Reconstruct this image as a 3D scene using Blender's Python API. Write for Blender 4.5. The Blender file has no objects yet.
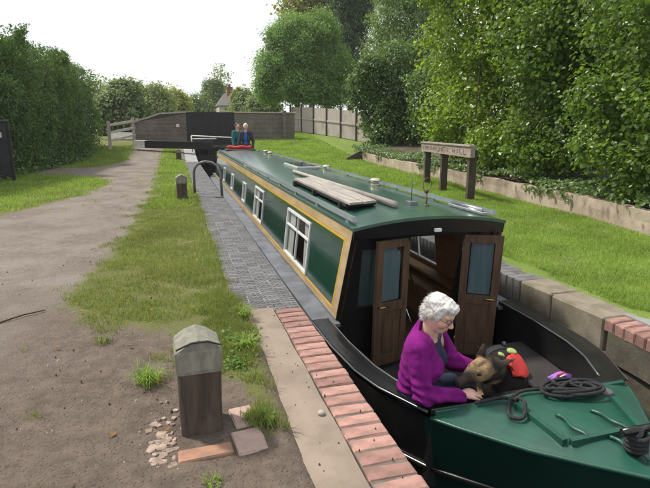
import bpy, bmesh, math, random
import numpy as np
from mathutils import Vector, Matrix, Euler

rng = np.random.default_rng(7)
random.seed(7)
scene = bpy.context.scene
C = scene.collection

# ------------------------------------------------------------------ camera
F_PX, CAM_H, VPX, VPY = 520.0, 1.5, 174.0, 127.0
u_, v_ = (VPX - 325) / F_PX, (VPY - 244) / F_PX
TH = math.atan(-v_)
Yc = np.array([u_, v_, 1.0]); Yc /= np.linalg.norm(Yc)
Zc = np.array([0, -math.cos(TH), -math.sin(TH)])
Xc = np.cross(Yc, Zc)
ROT = np.stack([Xc, Yc, Zc])                     # camera (right, down, forward) -> world
cam_d = bpy.data.cameras.new('camera'); cam = bpy.data.objects.new('camera', cam_d); C.objects.link(cam)
cam_d.sensor_width = 36; cam_d.lens = 36 * F_PX / 650; cam_d.clip_end = 800; cam_d.clip_start = 0.05
m3 = np.stack([ROT[:, 0], -ROT[:, 1], -ROT[:, 2]], axis=1)
cam.matrix_world = Matrix.Translation((0, 0, CAM_H)) @ Matrix(m3.tolist()).to_4x4()
scene.camera = cam

# ------------------------------------------------------------------ sky, sun, exposure
SUN_EL, SUN_AZ = math.radians(54), math.radians(312)     # azimuth clockwise from +Y
world = bpy.data.worlds.new('World'); scene.world = world; world.use_nodes = True
wn = world.node_tree.nodes; wl = world.node_tree.links
bg = wn['Background']
sky = wn.new('ShaderNodeTexSky'); sky.sky_type = 'NISHITA'; sky.sun_disc = False
sky.sun_elevation = SUN_EL; sky.sun_rotation = SUN_AZ
sk = wn.new('ShaderNodeMixRGB'); sk.blend_type = 'MULTIPLY'; sk.inputs[0].default_value = 1; sk.inputs[2].default_value = (.1, .1, .1, 1)
cl = wn.new('ShaderNodeMixRGB'); cl.inputs[0].default_value = .86; cl.inputs[2].default_value = (.95, .965, 1.0, 1)   # even overcast veil
wl.new(sky.outputs[0], sk.inputs[1]); wl.new(sk.outputs[0], cl.inputs[1]); wl.new(cl.outputs[0], bg.inputs[0])
bg.inputs[1].default_value = 1.0
sd = bpy.data.lights.new('sun', 'SUN'); sun = bpy.data.objects.new('sun', sd); C.objects.link(sun)
sd.energy = 4.2; sd.angle = math.radians(5); sd.color = (1, .94, .84)
sdir = Vector((math.sin(SUN_AZ) * math.cos(SUN_EL), math.cos(SUN_AZ) * math.cos(SUN_EL), math.sin(SUN_EL)))
sun.rotation_euler = sdir.to_track_quat('Z', 'Y').to_euler(); sun.location = (0, 0, 30)
vs = scene.view_settings
vs.view_transform = 'Standard'; vs.look = 'None'; vs.exposure = 0.22; vs.gamma = 1; vs.use_curve_mapping = False
scene.render.engine = 'CYCLES'

def at(x, y, z=None, Y=None, X=None):
    d = ROT @ np.array([(x - 325) / F_PX, (y - 244) / F_PX, 1.0])
    t = (z - CAM_H) / d[2] if z is not None else (Y / d[1] if Y is not None else X / d[0])
    p = d * t; p[2] += CAM_H
    return p

# ------------------------------------------------------------------ materials
MATS = {}
def nodes_of(name):
    m = bpy.data.materials.new(name); m.use_nodes = True
    MATS[name] = m
    return m, m.node_tree.nodes, m.node_tree.links, m.node_tree.nodes['Principled BSDF']
def rgba(c): return (c[0], c[1], c[2], 1)
def mixc(nd, lk, fac, a, b, mode='MIX'):
    n = nd.new('ShaderNodeMixRGB'); n.blend_type = mode
    for i, v in ((0, fac), (1, a), (2, b)):
        if isinstance(v, bpy.types.NodeSocket): lk.new(v, n.inputs[i])
        else: n.inputs[i].default_value = v if i == 0 else rgba(v)
    return n.outputs[0]
def ramp(nd, lk, src, lo, hi):
    n = nd.new('ShaderNodeMapRange'); n.interpolation_type = 'SMOOTHSTEP'
    lk.new(src, n.inputs[0]); n.inputs[1].default_value = lo; n.inputs[2].default_value = hi
    return n.outputs[0]
def noise(nd, lk, co, scale, detail=5, rough=.55, stretch=None, dist=0):
    if stretch:
        mp = nd.new('ShaderNodeMapping'); mp.inputs['Scale'].default_value = stretch; lk.new(co, mp.inputs[0]); co = mp.outputs[0]
    n = nd.new('ShaderNodeTexNoise'); n.inputs['Scale'].default_value = scale; n.inputs['Detail'].default_value = detail
    n.inputs['Roughness'].default_value = rough; n.inputs['Distortion'].default_value = dist
    lk.new(co, n.inputs['Vector']); return n.outputs['Fac']
def bump(nd, lk, bsdf, h, strength=.3, dist=.01):
    b = nd.new('ShaderNodeBump'); b.inputs['Strength'].default_value = strength; b.inputs['Distance'].default_value = dist
    lk.new(h, b.inputs['Height']); lk.new(b.outputs[0], bsdf.inputs['Normal'])
def mat(name, c1, c2=None, scale=4, rough=.6, bs=0, bscale=60, bdist=.004, metal=0, spec=.4, coat=0, stretch=None, grime=None, gscale=1.5, lo=.35, hi=.65, island=0, coatr=.08):
    m, nd, lk, b = nodes_of(name)
    co = nd.new('ShaderNodeTexCoord').outputs['Object']
    b.inputs['Roughness'].default_value = rough; b.inputs['Metallic'].default_value = metal
    b.inputs['Specular IOR Level'].default_value = spec; b.inputs['Coat Weight'].default_value = coat; b.inputs['Coat Roughness'].default_value = coatr
    col = None
    if c2 is None: c2 = tuple(x * .75 for x in c1)
    col = mixc(nd, lk, ramp(nd, lk, noise(nd, lk, co, scale, 6, .6, stretch), lo, hi), c1, c2)
    if grime: col = mixc(nd, lk, ramp(nd, lk, noise(nd, lk, co, gscale, 8, .65), .5, .75), col, grime)
    if island:
        r = nd.new('ShaderNodeObjectInfo').outputs['Random']
        h = nd.new('ShaderNodeHueSaturation'); mr = nd.new('ShaderNodeMapRange'); lk.new(r, mr.inputs[0])
        mr.inputs[3].default_value = 1 - island; mr.inputs[4].default_value = 1 + island
        lk.new(mr.outputs[0], h.inputs['Value']); lk.new(col, h.inputs['Color']); col = h.outputs[0]
    lk.new(col, b.inputs['Base Color'])
    if bs: bump(nd, lk, b, noise(nd, lk, co, bscale, 6, .65, stretch), bs, bdist)
    return m
def leafmat(name, c1, c2, trans=.35, rough=.45, spec=.35, big=(.75, 1.2)):
    m, nd, lk, b = nodes_of(name)
    geo = nd.new('ShaderNodeNewGeometry'); co = nd.new('ShaderNodeTexCoord').outputs['Object']
    col = mixc(nd, lk, geo.outputs['Random Per Island'], c1, c2)
    h = nd.new('ShaderNodeHueSaturation'); mr = nd.new('ShaderNodeMapRange')
    lk.new(noise(nd, lk, co, 1.1, 3), mr.inputs[0]); mr.inputs[1].default_value = .3; mr.inputs[2].default_value = .7
    mr.inputs[3].default_value, mr.inputs[4].default_value = big
    lk.new(mr.outputs[0], h.inputs['Value']); lk.new(col, h.inputs['Color']); col = h.outputs[0]
    lk.new(col, b.inputs['Base Color']); b.inputs['Roughness'].default_value = rough; b.inputs['Specular IOR Level'].default_value = spec
    t = nd.new('ShaderNodeBsdfTranslucent'); mx = nd.new('ShaderNodeMixShader'); mx.inputs[0].default_value = trans
    tc = mixc(nd, lk, 1.0, col, (1.25, 1.3, .6), 'MULTIPLY'); lk.new(tc, t.inputs[0])
    lk.new(b.outputs[0], mx.inputs[1]); lk.new(t.outputs[0], mx.inputs[2])
    lk.new(mx.outputs[0], nd['Material Output'].inputs[0])
    return m
def attrmat(name, rough=.7, spec=.3, bs=.2, bscale=120, bdist=.003, sheen=0, stretch=None, var=.25, sss=0):
    m, nd, lk, b = nodes_of(name)
    co = nd.new('ShaderNodeTexCoord').outputs['Object']
    a = nd.new('ShaderNodeAttribute'); a.attribute_name = 'col'
    h = nd.new('ShaderNodeHueSaturation'); mr = nd.new('ShaderNodeMapRange')
    lk.new(noise(nd, lk, co, bscale * .4, 4), mr.inputs[0]); mr.inputs[1].default_value = .3; mr.inputs[2].default_value = .7
    mr.inputs[3].default_value = 1 - var; mr.inputs[4].default_value = 1 + var
    lk.new(mr.outputs[0], h.inputs['Value']); lk.new(a.outputs[0], h.inputs['Color']); lk.new(h.outputs[0], b.inputs['Base Color'])
    b.inputs['Roughness'].default_value = rough; b.inputs['Specular IOR Level'].default_value = spec; b.inputs['Sheen Weight'].default_value = sheen
    if sss: b.inputs['Subsurface Weight'].default_value = sss; b.inputs['Subsurface Radius'].default_value = (.01, .004, .002)
    bump(nd, lk, b, noise(nd, lk, co, bscale, 5, .6, stretch), bs, bdist)
    return m
def glassmat(name, tint=(.75, .8, .8), alpha=.5):
    m, nd, lk, b = nodes_of(name)
    t = nd.new('ShaderNodeBsdfTransparent'); t.inputs[0].default_value = rgba(tint)
    g = nd.new('ShaderNodeBsdfGlossy'); g.inputs['Roughness'].default_value = .03
    lw_ = nd.new('ShaderNodeLayerWeight'); pw = nd.new('ShaderNodeMath'); pw.operation = 'POWER'; lk.new(lw_.outputs['Facing'], pw.inputs[0]); pw.inputs[1].default_value = 4.5
    fr = nd.new('ShaderNodeMath'); fr.operation = 'MULTIPLY_ADD'; lk.new(pw.outputs[0], fr.inputs[0]); fr.inputs[1].default_value = .8; fr.inputs[2].default_value = .05
    mx = nd.new('ShaderNodeMixShader'); lk.new(fr.outputs[0], mx.inputs[0]); lk.new(t.outputs[0], mx.inputs[1]); lk.new(g.outputs[0], mx.inputs[2])
    lk.new(mx.outputs[0], nd['Material Output'].inputs[0])
    return m

def ground_mat(name, grass1, grass2, grass3):
    m, nd, lk, b = nodes_of(name)
    co = nd.new('ShaderNodeTexCoord').outputs['Object']
    ag = nd.new('ShaderNodeAttribute'); ag.attribute_name = 'grass'
    ad = nd.new('ShaderNodeAttribute'); ad.attribute_name = 'dirt'
    n1 = noise(nd, lk, co, 1.3, 8, .6); n2 = noise(nd, lk, co, 9, 8, .7); n3 = noise(nd, lk, co, 70, 4, .7); n4 = noise(nd, lk, co, 260, 2, .6)
    vor = nd.new('ShaderNodeTexVoronoi'); vor.inputs['Scale'].default_value = 55; lk.new(co, vor.inputs['Vector'])
    gravel = mixc(nd, lk, ramp(nd, lk, n1, .35, .65), (.235, .205, .178), (.155, .128, .106))
    gravel = mixc(nd, lk, ramp(nd, lk, n2, .35, .7), gravel, (.25, .22, .19))
    gravel = mixc(nd, lk, ramp(nd, lk, n3, .5, .75), gravel, (.13, .102, .082))
    peb = ramp(nd, lk, vor.outputs['Distance'], .0, .35)
    sel = ramp(nd, lk, vor.outputs['Color'], .62, .66)
    gravel = mixc(nd, lk, sel, gravel, (.42, .39, .35)) if False else gravel
    dirt = mixc(nd, lk, ramp(nd, lk, n2, .3, .7), (.165, .13, .104), (.098, .076, .06))
    dirt = mixc(nd, lk, ramp(nd, lk, n3, .55, .8), dirt, (.22, .17, .135))
    dirt = mixc(nd, lk, ramp(nd, lk, n4, .6, .8), dirt, (.08, .055, .04))
    add = nd.new('ShaderNodeMath'); add.operation = 'MULTIPLY_ADD'; lk.new(n1, add.inputs[0]); add.inputs[1].default_value = 1.1
    sb = nd.new('ShaderNodeMath'); sb.operation = 'SUBTRACT'; lk.new(ad.outputs['Fac'], sb.inputs[0]); sb.inputs[1].default_value = .45; lk.new(sb.outputs[0], add.inputs[2])
    path = mixc(nd, lk, ramp(nd, lk, add.outputs[0], -.15, 1.15), gravel, dirt)
    gr = mixc(nd, lk, ramp(nd, lk, n1, .35, .65), grass1, grass2)
    gr = mixc(nd, lk, ramp(nd, lk, n2, .5, .75), gr, grass3)
    gr = mixc(nd, lk, ramp(nd, lk, n3, .45, .8), gr, tuple(x * .55 for x in grass1))
    ad2 = nd.new('ShaderNodeMath'); ad2.operation = 'MULTIPLY_ADD'; lk.new(n2, ad2.inputs[0]); ad2.inputs[1].default_value = 1.0
    s2 = nd.new('ShaderNodeMath'); s2.operation = 'SUBTRACT'; lk.new(ag.outputs['Fac'], s2.inputs[0]); s2.inputs[1].default_value = .5; lk.new(s2.outputs[0], ad2.inputs[2])
    col = mixc(nd, lk, ramp(nd, lk, ad2.outputs[0], .35, .65), path, gr)
    lk.new(col, b.inputs['Base Color']); b.inputs['Roughness'].default_value = .95; b.inputs['Specular IOR Level'].default_value = .15
    hh = nd.new('ShaderNodeMath'); hh.operation = 'ADD'; lk.new(n3, hh.inputs[0])
    h2 = nd.new('ShaderNodeMath'); h2.operation = 'MULTIPLY_ADD'; lk.new(n2, h2.inputs[0]); h2.inputs[1].default_value = 2.5; lk.new(peb, h2.inputs[2]); lk.new(h2.outputs[0], hh.inputs[1])
    bump(nd, lk, b, hh.outputs[0], .8, .012)
    return m

ground_mat('ground', (.12, .135, .042), (.155, .16, .058), (.19, .165, .09))
ground_mat('lawn', (.14, .215, .042), (.19, .26, .058), (.25, .25, .09))
mat('brick_pink', (.355, .2, .168), (.25, .135, .11), 9, .9, .7, 60, .004, grime=(.19, .15, .12), gscale=11, island=.24)
mat('brick_pale', (.4, .29, .24), (.32, .225, .185), 9, .9, .5, 90, .003, island=.08, grime=(.36, .3, .25), gscale=6)
mat('rubble_pale', (.4, .3, .25), (.2, .15, .115), 18, .95, .6, 90, .004)
mat('brick_orange', (.36, .19, .125), (.27, .15, .1), 12, .9, .5, 90, .003, grime=(.2, .15, .11), gscale=6)
mat('paver_blue', (.105, .106, .115), (.155, .153, .156), 6, .8, .4, 120, .002, island=.22, grime=(.16, .15, .13), gscale=5)
mat('concrete', (.27, .215, .17), (.2, .158, .122), 3, .92, .5, 130, .003, grime=(.2, .155, .115), gscale=2.2)
mat('concrete_grey', (.33, .33, .33), (.25, .25, .25), 4, .9, .5, 90, .003, grime=(.2, .19, .17))
mat('coping_stone', (.24, .205, .155), (.17, .145, .11), 5, .9, .6, 50, .006, grime=(.13, .135, .06), gscale=4)
mat('lock_masonry', (.13, .115, .085), (.075, .065, .05), 3, .85, .7, 25, .01, grime=(.06, .07, .035), gscale=2)
mat('soil', (.1, .075, .05), (.06, .045, .03), 8, .95, .6, 40, .01)
mat('mortar', (.17, .15, .125), (.1, .09, .072), 9, .95, .4)
mat('render_wall', (.45, .365, .29), (.3, .235, .18), 2.0, .95, .9, 16, .02, stretch=(1, 1, .5), grime=(.15, .12, .085), gscale=1.8)
mat('wood_dark', (.09, .068, .052), (.048, .037, .028), 6, .85, .7, 20, .006, stretch=(6, 6, .6), grime=(.11, .09, .07), gscale=3)
mat('wood_cap', (.25, .24, .2), (.165, .158, .128), 8, .9, .7, 24, .006, stretch=(3, 3, 1), grime=(.16, .17, .1), gscale=7)
mat('wood_grey', (.38, .345, .315), (.27, .24, .21), 4, .9, .6, 20, .004, stretch=(8, .5, 8), grime=(.25, .215, .18), gscale=3)
mat('wood_fence', (.46, .41, .37), (.36, .315, .28), 3, .9, .6, 12, .01, stretch=(6, 6, .4), grime=(.27, .235, .2), gscale=1.2)
mat('wood_sign', (.34, .275, .235), (.26, .21, .178), 5, .9, .5, 20, .005, stretch=(6, .6, 6))
mat('letter_dark', (.225, .178, .15), (.185, .145, .122), 20, .9)
mat('door_wood', (.115, .07, .042), (.072, .042, .025), 6, .5, .3, 20, .002, stretch=(5, 5, .5))
mat('interior_wood', (.36, .19, .085), (.26, .13, .055), 4, .55, .2, 20, .002, stretch=(1, .4, 5))
mat('black_paint', (.007, .007, .008), (.011, .011, .011), 5, .28, .15, 40, .002, spec=.5, grime=(.018, .017, .016), gscale=4)
mat('deck_grey', (.036, .031, .031), (.024, .021, .021), 5, .75, .4, 70, .003)
mat('black_matt', (.016, .016, .017), (.026, .025, .024), 9, .62, .4, 70, .003)
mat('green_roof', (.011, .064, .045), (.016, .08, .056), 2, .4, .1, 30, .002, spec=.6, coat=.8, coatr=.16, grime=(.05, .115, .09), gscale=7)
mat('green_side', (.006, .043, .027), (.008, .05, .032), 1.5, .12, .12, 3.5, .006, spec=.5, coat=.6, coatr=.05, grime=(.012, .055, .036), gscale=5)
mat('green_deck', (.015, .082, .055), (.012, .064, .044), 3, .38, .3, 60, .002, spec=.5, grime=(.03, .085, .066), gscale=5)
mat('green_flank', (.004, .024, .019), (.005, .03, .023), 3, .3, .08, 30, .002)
mat('cream_band', (.44, .325, .185), (.34, .24, .125), 6, .42, .15, 60, .001, stretch=(1, .3, 1), spec=.4)
mat('yellow_line', (.55, .34, .05), (.46, .28, .04), 5, .4)
mat('white_frame', (.68, .68, .66), (.58, .58, .56), 8, .35, spec=.5)
mat('white_paint', (.75, .74, .71), (.62, .6, .56), 5, .6, grime=(.45, .42, .37))
mat('curtain', (.72, .69, .64), (.6, .56, .51), 4, .9, .3, 8, .01, stretch=(1, 8, .3))
mat('curtain_blue', (.36, .42, .45), (.27, .33, .36), 4, .9, .3, 8, .01, stretch=(8, 1, .3))
mat('gunwale_sky_tint', (.15, .165, .195), (.085, .092, .108), 4, .4, .3, 40, .003, spec=.5, grime=(.12, .12, .125), gscale=3)  # grey-blue base colour carries the sky's reflection on the gunwale
mat('bead_paint', (.05, .055, .06), (.08, .085, .09), 4, .25, .1, 40, .002, spec=.6)
mat('vent_metal', (.62, .57, .45), (.5, .45, .35), 6, .3, metal=.7)
mat('rail_sky_tint', (.17, .21, .225), (.2, .25, .265), 3, .3, spec=.6, coat=.6)  # handrail colour lightened to blue-grey, painting in sky mirrored by its gloss
mat('brass', (.62, .45, .16), (.5, .36, .12), 5, .3, metal=1)
mat('chrome', (.6, .6, .6), (.5, .5, .5), 5, .25, metal=1)
mat('steel_light', (.36, .37, .36), (.28, .29, .28), 6, .4)
mat('steel_grey', (.17, .175, .18), (.11, .11, .115), 9, .55, .3, 60, .002, metal=.3)
mat('rope', (.014, .014, .016), (.03, .03, .033), 60, .85, .8, 160, .004)
mat('red_cloth', (.6, .05, .035), (.5, .035, .03), 12, .75, .4, 60, .004)
mat('hivis', (.34, .4, .15), (.28, .34, .12), 12, .6)
mat('purple_toy', (.3, .12, .5), (.22, .07, .42), 14, .6)
mat('fleece', (.22, .014, .19), (.15, .009, .13), 14, .95, .8, 140, .004, spec=.15)
mat('navy_cloth', (.012, .017, .04), (.018, .024, .055), 20, .85, .4, 90, .003)
mat('hair_white', (.68, .66, .63), (.52, .5, .48), 60, .6, .5, 90, .004)
mat('hair_grey', (.62, .6, .57), (.5, .48, .46), 40, .7)
mat('hair_brown', (.09, .05, .03), (.06, .035, .02), 40, .7)
mat('jacket_slate', (.045, .05, .065), (.03, .035, .05), 20, .85, .4, 60, .004)
mat('shirt_blue', (.03, .13, .5), (.02, .1, .42), 20, .8)
mat('shirt_teal', (.02, .13, .14), (.015, .1, .11), 20, .8)
mat('trunk', (.1, .075, .05), (.06, .045, .03), 4, .95, .8, 14, .02, stretch=(4, 4, .6))
m, nd, lk, b = nodes_of('brick_wall')
co = nd.new('ShaderNodeTexCoord').outputs['Object']; mp = nd.new('ShaderNodeMapping'); mp.inputs['Rotation'].default_value = (math.radians(90), 0, 0); lk.new(co, mp.inputs[0])
bt = nd.new('ShaderNodeTexBrick'); lk.new(mp.outputs[0], bt.inputs['Vector']); bt.inputs['Scale'].default_value = 1; bt.inputs['Brick Width'].default_value = .235; bt.inputs['Row Height'].default_value = .078; bt.inputs['Mortar Size'].default_value = .008
bt.inputs['Color1'].default_value = (.15, .105, .085, 1); bt.inputs['Color2'].default_value = (.085, .07, .062, 1); bt.inputs['Mortar'].default_value = (.24, .22, .2, 1)
lk.new(mixc(nd, lk, ramp(nd, lk, noise(nd, lk, co, 1.3, 8, .65), .45, .75), bt.outputs[0], (.2, .185, .165)), b.inputs['Base Color']); b.inputs['Roughness'].default_value = .9; bump(nd, lk, b, bt.outputs['Fac'], -.5, .01)
mat('house_white', (.52, .48, .44), (.46, .42, .38), 3, .85)
mat('roof_tile', (.13, .115, .11), (.1, .085, .08), 8, .85, .6, 12, .03)
mat('chimney_red', (.26, .12, .085), (.2, .09, .065), 6, .85)
mat('dark_glass', (.02, .025, .03), (.03, .035, .04), 3, .08, spec=.6)
mat('stone_light', (.4, .37, .33), (.28, .25, .22), 9, .9, .4)
mat('leaf_dead', (.3, .16, .05), (.2, .11, .04), 9, .8)
mat('noticeboard', (.03, .03, .032), (.045, .045, .047), 4, .45)
glassmat('glass')
m, nd, lk, b = nodes_of('water')
b.inputs['Base Color'].default_value = (.012, .016, .012, 1); b.inputs['Roughness'].default_value = .06
co = nd.new('ShaderNodeTexCoord').outputs['Object']; bump(nd, lk, b, noise(nd, lk, co, 5, 4), .12, .02)
leafmat('leaf_hazel', (.13, .21, .035), (.31, .41, .075), .52, .35, .5)
leafmat('leaf_hazel_dark', (.075, .14, .028), (.2, .3, .055), .47, .35, .5)
leafmat('leaf_ivy', (.065, .13, .035), (.16, .24, .065), .38, .38, .45)
leafmat('leaf_hedge', (.06, .12, .036), (.15, .235, .07), .4, .45, .4)
leafmat('leaf_round', (.13, .24, .075), (.25, .37, .12), .5, .5)
leafmat('leaf_gold', (.3, .28, .06), (.2, .24, .06), .4, .5)
leafmat('leaf_conifer', (.05, .095, .04), (.085, .135, .055), .3, .55)
leafmat('leaf_willow', (.15, .24, .07), (.22, .31, .1), .4, .5)
leafmat('leaf_far', (.19, .25, .11), (.27, .32, .16), .5, .6)
leafmat('leaf_far_olive', (.36, .36, .12), (.28, .31, .12), .5, .6)
leafmat('leaf_far_dark', (.14, .2, .1), (.21, .27, .13), .48, .6)
leafmat('leaf_weed', (.1, .22, .04), (.14, .27, .05), .4, .5)
leafmat('grass_verge', (.13, .2, .042), (.3, .3, .12), .4, .6, .2, (.8, 1.2))
leafmat('grass_lawn', (.17, .28, .055), (.35, .45, .125), .45, .6, .2, (.75, 1.2))
attrmat('skin', .5, .35, .15, 200, .001, var=.08, sss=.15)
attrmat('dog_coat', .75, .25, .8, 260, .006, var=.4)

# ------------------------------------------------------------------ mesh helpers
def wloc(o):
    p = Vector((0, 0, 0))
    while o is not None: p = p + o.location; o = o.parent
    return p
def tag(o, label, cat, group=None):
    o['label'] = label; o['category'] = cat
    if group: o['group'] = group
    return o
def struct(o): o['kind'] = 'structure'; return o
def thing(name, label, cat, loc, group=None):
    o = bpy.data.objects.new(name, None); C.objects.link(o); o.location = loc; o.empty_display_size = .1
    return tag(o, label, cat, group)
def link(name, me, parent=None, loc=(0, 0, 0)):
    o = bpy.data.objects.new(name, me); C.objects.link(o); o.parent = parent; o.location = loc
    return o
def npmesh(name, V, faces_flat, counts, material, parent=None, smooth=False, origin=None, col=None):
    """mesh from numpy arrays; V in world coordinates, stored relative to parent (or origin)"""
    off = np.array(wloc(parent)) if parent else (np.array(origin) if origin is not None else np.zeros(3))
    me = bpy.data.meshes.new(name)
    V = np.asarray(V, dtype=np.float32) - off.astype(np.float32)
    n = len(V); counts = np.asarray(counts, dtype=np.int32); ff = np.asarray(faces_flat, dtype=np.int32)
    me.vertices.add(n); me.vertices.foreach_set('co', V.ravel())
    me.loops.add(len(ff)); me.loops.foreach_set('vertex_index', ff)
    me.polygons.add(len(counts)); st = np.concatenate([[0], np.cumsum(counts)[:-1]]).astype(np.int32)
    me.polygons.foreach_set('loop_start', st); me.polygons.foreach_set('loop_total', counts)
    if smooth: me.polygons.foreach_set('use_smooth', np.ones(len(counts), dtype=bool))
    me.update(calc_edges=True); me.validate()
    me.materials.append(MATS[material])
    if col is not None:
        a = me.attributes.new('col', 'FLOAT_COLOR', 'POINT')
        a.data.foreach_set('color', np.concatenate([np.asarray(col, dtype=np.float32), np.ones((n, 1), np.float32)], 1).ravel())
    return link(name, me, parent, (0, 0, 0) if parent else tuple(off))

class MB:
    def __init__(s): s.v = []; s.f = []; s.sm = []
    def add(s, V, Fs, smooth=False):
        o = len(s.v); s.v += [tuple(map(float, p)) for p in V]; s.f += [tuple(i + o for i in f) for f in Fs]; s.sm += [smooth] * len(Fs); return s
    def hexa(s, P):   # 8 points: bottom 4 (ccw), top 4
        return s.add(P, [(3, 2, 1, 0), (4, 5, 6, 7), (0, 1, 5, 4), (1, 2, 6, 5), (2, 3, 7, 6), (3, 0, 4, 7)])
    def box(s, x0, x1, y0, y1, z0, z1, bev=0):
        if not bev:
            return s.hexa([(x0, y0, z0), (x1, y0, z0), (x1, y1, z0), (x0, y1, z0), (x0, y0, z1), (x1, y0, z1), (x1, y1, z1), (x0, y1, z1)])
        V = []; b = bev
        for z, i in ((z0, b), (z0 + b, 0), (z1 - b, 0), (z1, b)):
            V += [(x0 + i + (b if not i else 0) * 0, y0 + i, z), (x1 - i, y0 + i, z), (x1 - i, y1 - i, z), (x0 + i, y1 - i, z)]
        Fs = [(3, 2, 1, 0), (12, 13, 14, 15)]
        for r in range(3):
            for k in range(4):
                a, c = r * 4 + k, r * 4 + (k + 1) % 4; Fs.append((a, c, c + 4, a + 4))
        return s.add(V, Fs)
    def obox(s, a, b, w, h, up=(0, 0, 1)):   # box along a->b, width w, height h (centred)
        a, b = Vector(a), Vector(b); d = (b - a).normalized(); sd = d.cross(Vector(up)).normalized() * w / 2; u = sd.cross(d).normalized() * h / 2
        return s.hexa([a - sd - u, a + sd - u, b + sd - u, b - sd - u, a - sd + u, a + sd + u, b + sd + u, b - sd + u])
    def tube(s, pts, r, n=8, cap=True, smooth=True):
        pts = [Vector(p) for p in pts]; R = r if hasattr(r, '__len__') else [r] * len(pts)
        V = []; prev = None
        for i, p in enumerate(pts):
            d = (pts[min(i + 1, len(pts) - 1)] - pts[max(i - 1, 0)]).normalized()
            if prev is None: a = d.orthogonal().normalized()
            else: a = (prev - d * prev.dot(d)); a = a.normalized() if a.length > 1e-6 else d.orthogonal().normalized()
            prev = a; bb = d.cross(a)
            for k in range(n): t = 2 * math.pi * k / n; V.append(p + (a * math.cos(t) + bb * math.sin(t)) * R[i])
        Fs = [(i * n + k, i * n + (k + 1) % n, (i + 1) * n + (k + 1) % n, (i + 1) * n + k) for i in range(len(pts) - 1) for k in range(n)]
        if cap: Fs += [tuple(range(n - 1, -1, -1)), tuple((len(pts) - 1) * n + k for k in range(n))]
        return s.add(V, Fs, smooth)
    def lathe(s, c, prof, n=20):   # prof: (radius, z)
        V = []; 
        for r, z in prof:
            for k in range(n): t = 2 * math.pi * k / n; V.append((c[0] + r * math.cos(t), c[1] + r * math.sin(t), c[2] + z))
        Fs = [(i * n + k, i * n + (k + 1) % n, (i + 1) * n + (k + 1) % n, (i + 1) * n + k) for i in range(len(prof) - 1) for k in range(n)]
        Fs += [tuple(range(n - 1, -1, -1)), tuple((len(prof) - 1) * n + k for k in range(n))]
        return s.add(V, Fs, True)
    def sheet(s, rows, smooth=False, flip=False):
        n = len(rows[0]); V = [p for r in rows for p in r]
        Fs = [(i * n + j, i * n + j + 1, (i + 1) * n + j + 1, (i + 1) * n + j) for i in range(len(rows) - 1) for j in range(n - 1)]
        if flip: Fs = [f[::-1] for f in Fs]
        return s.add(V, Fs, smooth)
    def slab(s, rows, th, d=(0, 0, -1)):   # sheet with thickness
        d = Vector(d) * th; n = len(rows[0]); m = len(rows)
        V = [Vector(p) for r in rows for p in r]; V2 = [p + d for p in V]; k = m * n
        Fs = [(i * n + j, i * n + j + 1, (i + 1) * n + j + 1, (i + 1) * n + j) for i in range(m - 1) for j in range(n - 1)]
        G = Fs + [tuple(x + k for x in f[::-1]) for f in Fs]
        ring = [j for j in range(n)] + [i * n + n - 1 for i in range(1, m)] + [(m - 1) * n + j for j in range(n - 2, -1, -1)] + [i * n for i in range(m - 2, 0, -1)]
        for a, c in zip(ring, ring[1:] + ring[:1]): G.append((c, a, a + k, c + k))
        return s.add(V + V2, G)
    def build(s, name, material, parent=None, loc=None):
        off = wloc(parent) if parent else (Vector(loc) if loc is not None else Vector((0, 0, 0)))
        me = bpy.data.meshes.new(name); me.from_pydata([tuple(Vector(p) - off) for p in s.v], [], s.f)
        me.polygons.foreach_set('use_smooth', s.sm); me.update(); me.materials.append(MATS[material])
        bm = bmesh.new(); bm.from_mesh(me); bmesh.ops.recalc_face_normals(bm, faces=bm.faces); bm.to_mesh(me); bm.free()
        return link(name, me, parent, (0, 0, 0) if parent else tuple(off))

def smooth01(a, b, x): t = np.clip((x - a) / (b - a), 0, 1); return t * t * (3 - 2 * t)
def n3(p, s=1.0, seed=0):   # cheap smooth pseudo-noise in [-1,1]
    x, y, z = p[..., 0] * s + seed * 1.7, p[..., 1] * s + seed * 2.3, p[..., 2] * s + seed * .9
    return (np.sin(x * 1.7 + 2 * np.sin(y * .9 + .6 * z)) + np.sin(y * 1.9 + 1.7 * np.sin(z * 1.1 + .7 * x)) + np.sin(z * 2.1 + 1.5 * np.sin(x * 1.3 - .8 * y)) + .6 * np.sin(2.9 * x + 3.1 * y - 2.7 * z)) / 3.6

def leaves(P, N, L, W, fold=.18, droop=.35):
    """one folded six-point leaf per point. P base points, N facing normals, L lengths, W half-width ratio"""
    n = len(P); N = N / np.linalg.norm(N, axis=1, keepdims=True)
    t = rng.normal(size=(n, 3)); t[:, 2] -= droop; t -= N * np.sum(t * N, 1, keepdims=True); t /= np.linalg.norm(t, axis=1, keepdims=True) + 1e-9
    b = np.cross(N, t); L = np.broadcast_to(L, (n,))[:, None]; w = L * W
    V = np.stack([P, P + t * L * .3 + b * w * .85 + N * w * fold, P + t * L * .68 + b * w * .8 + N * w * fold, P + t * L - N * L * .06,
                  P + t * L * .68 - b * w * .8 + N * w * fold, P + t * L * .3 - b * w * .85 + N * w * fold], 1).reshape(-1, 3)
    i = (np.arange(n) * 6)[:, None]
    Fq = np.concatenate([i + 0, i + 1, i + 2, i + 3, i + 0, i + 3, i + 4, i + 5], 1).ravel()
    return V, Fq, np.full(n * 2, 4)
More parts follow.
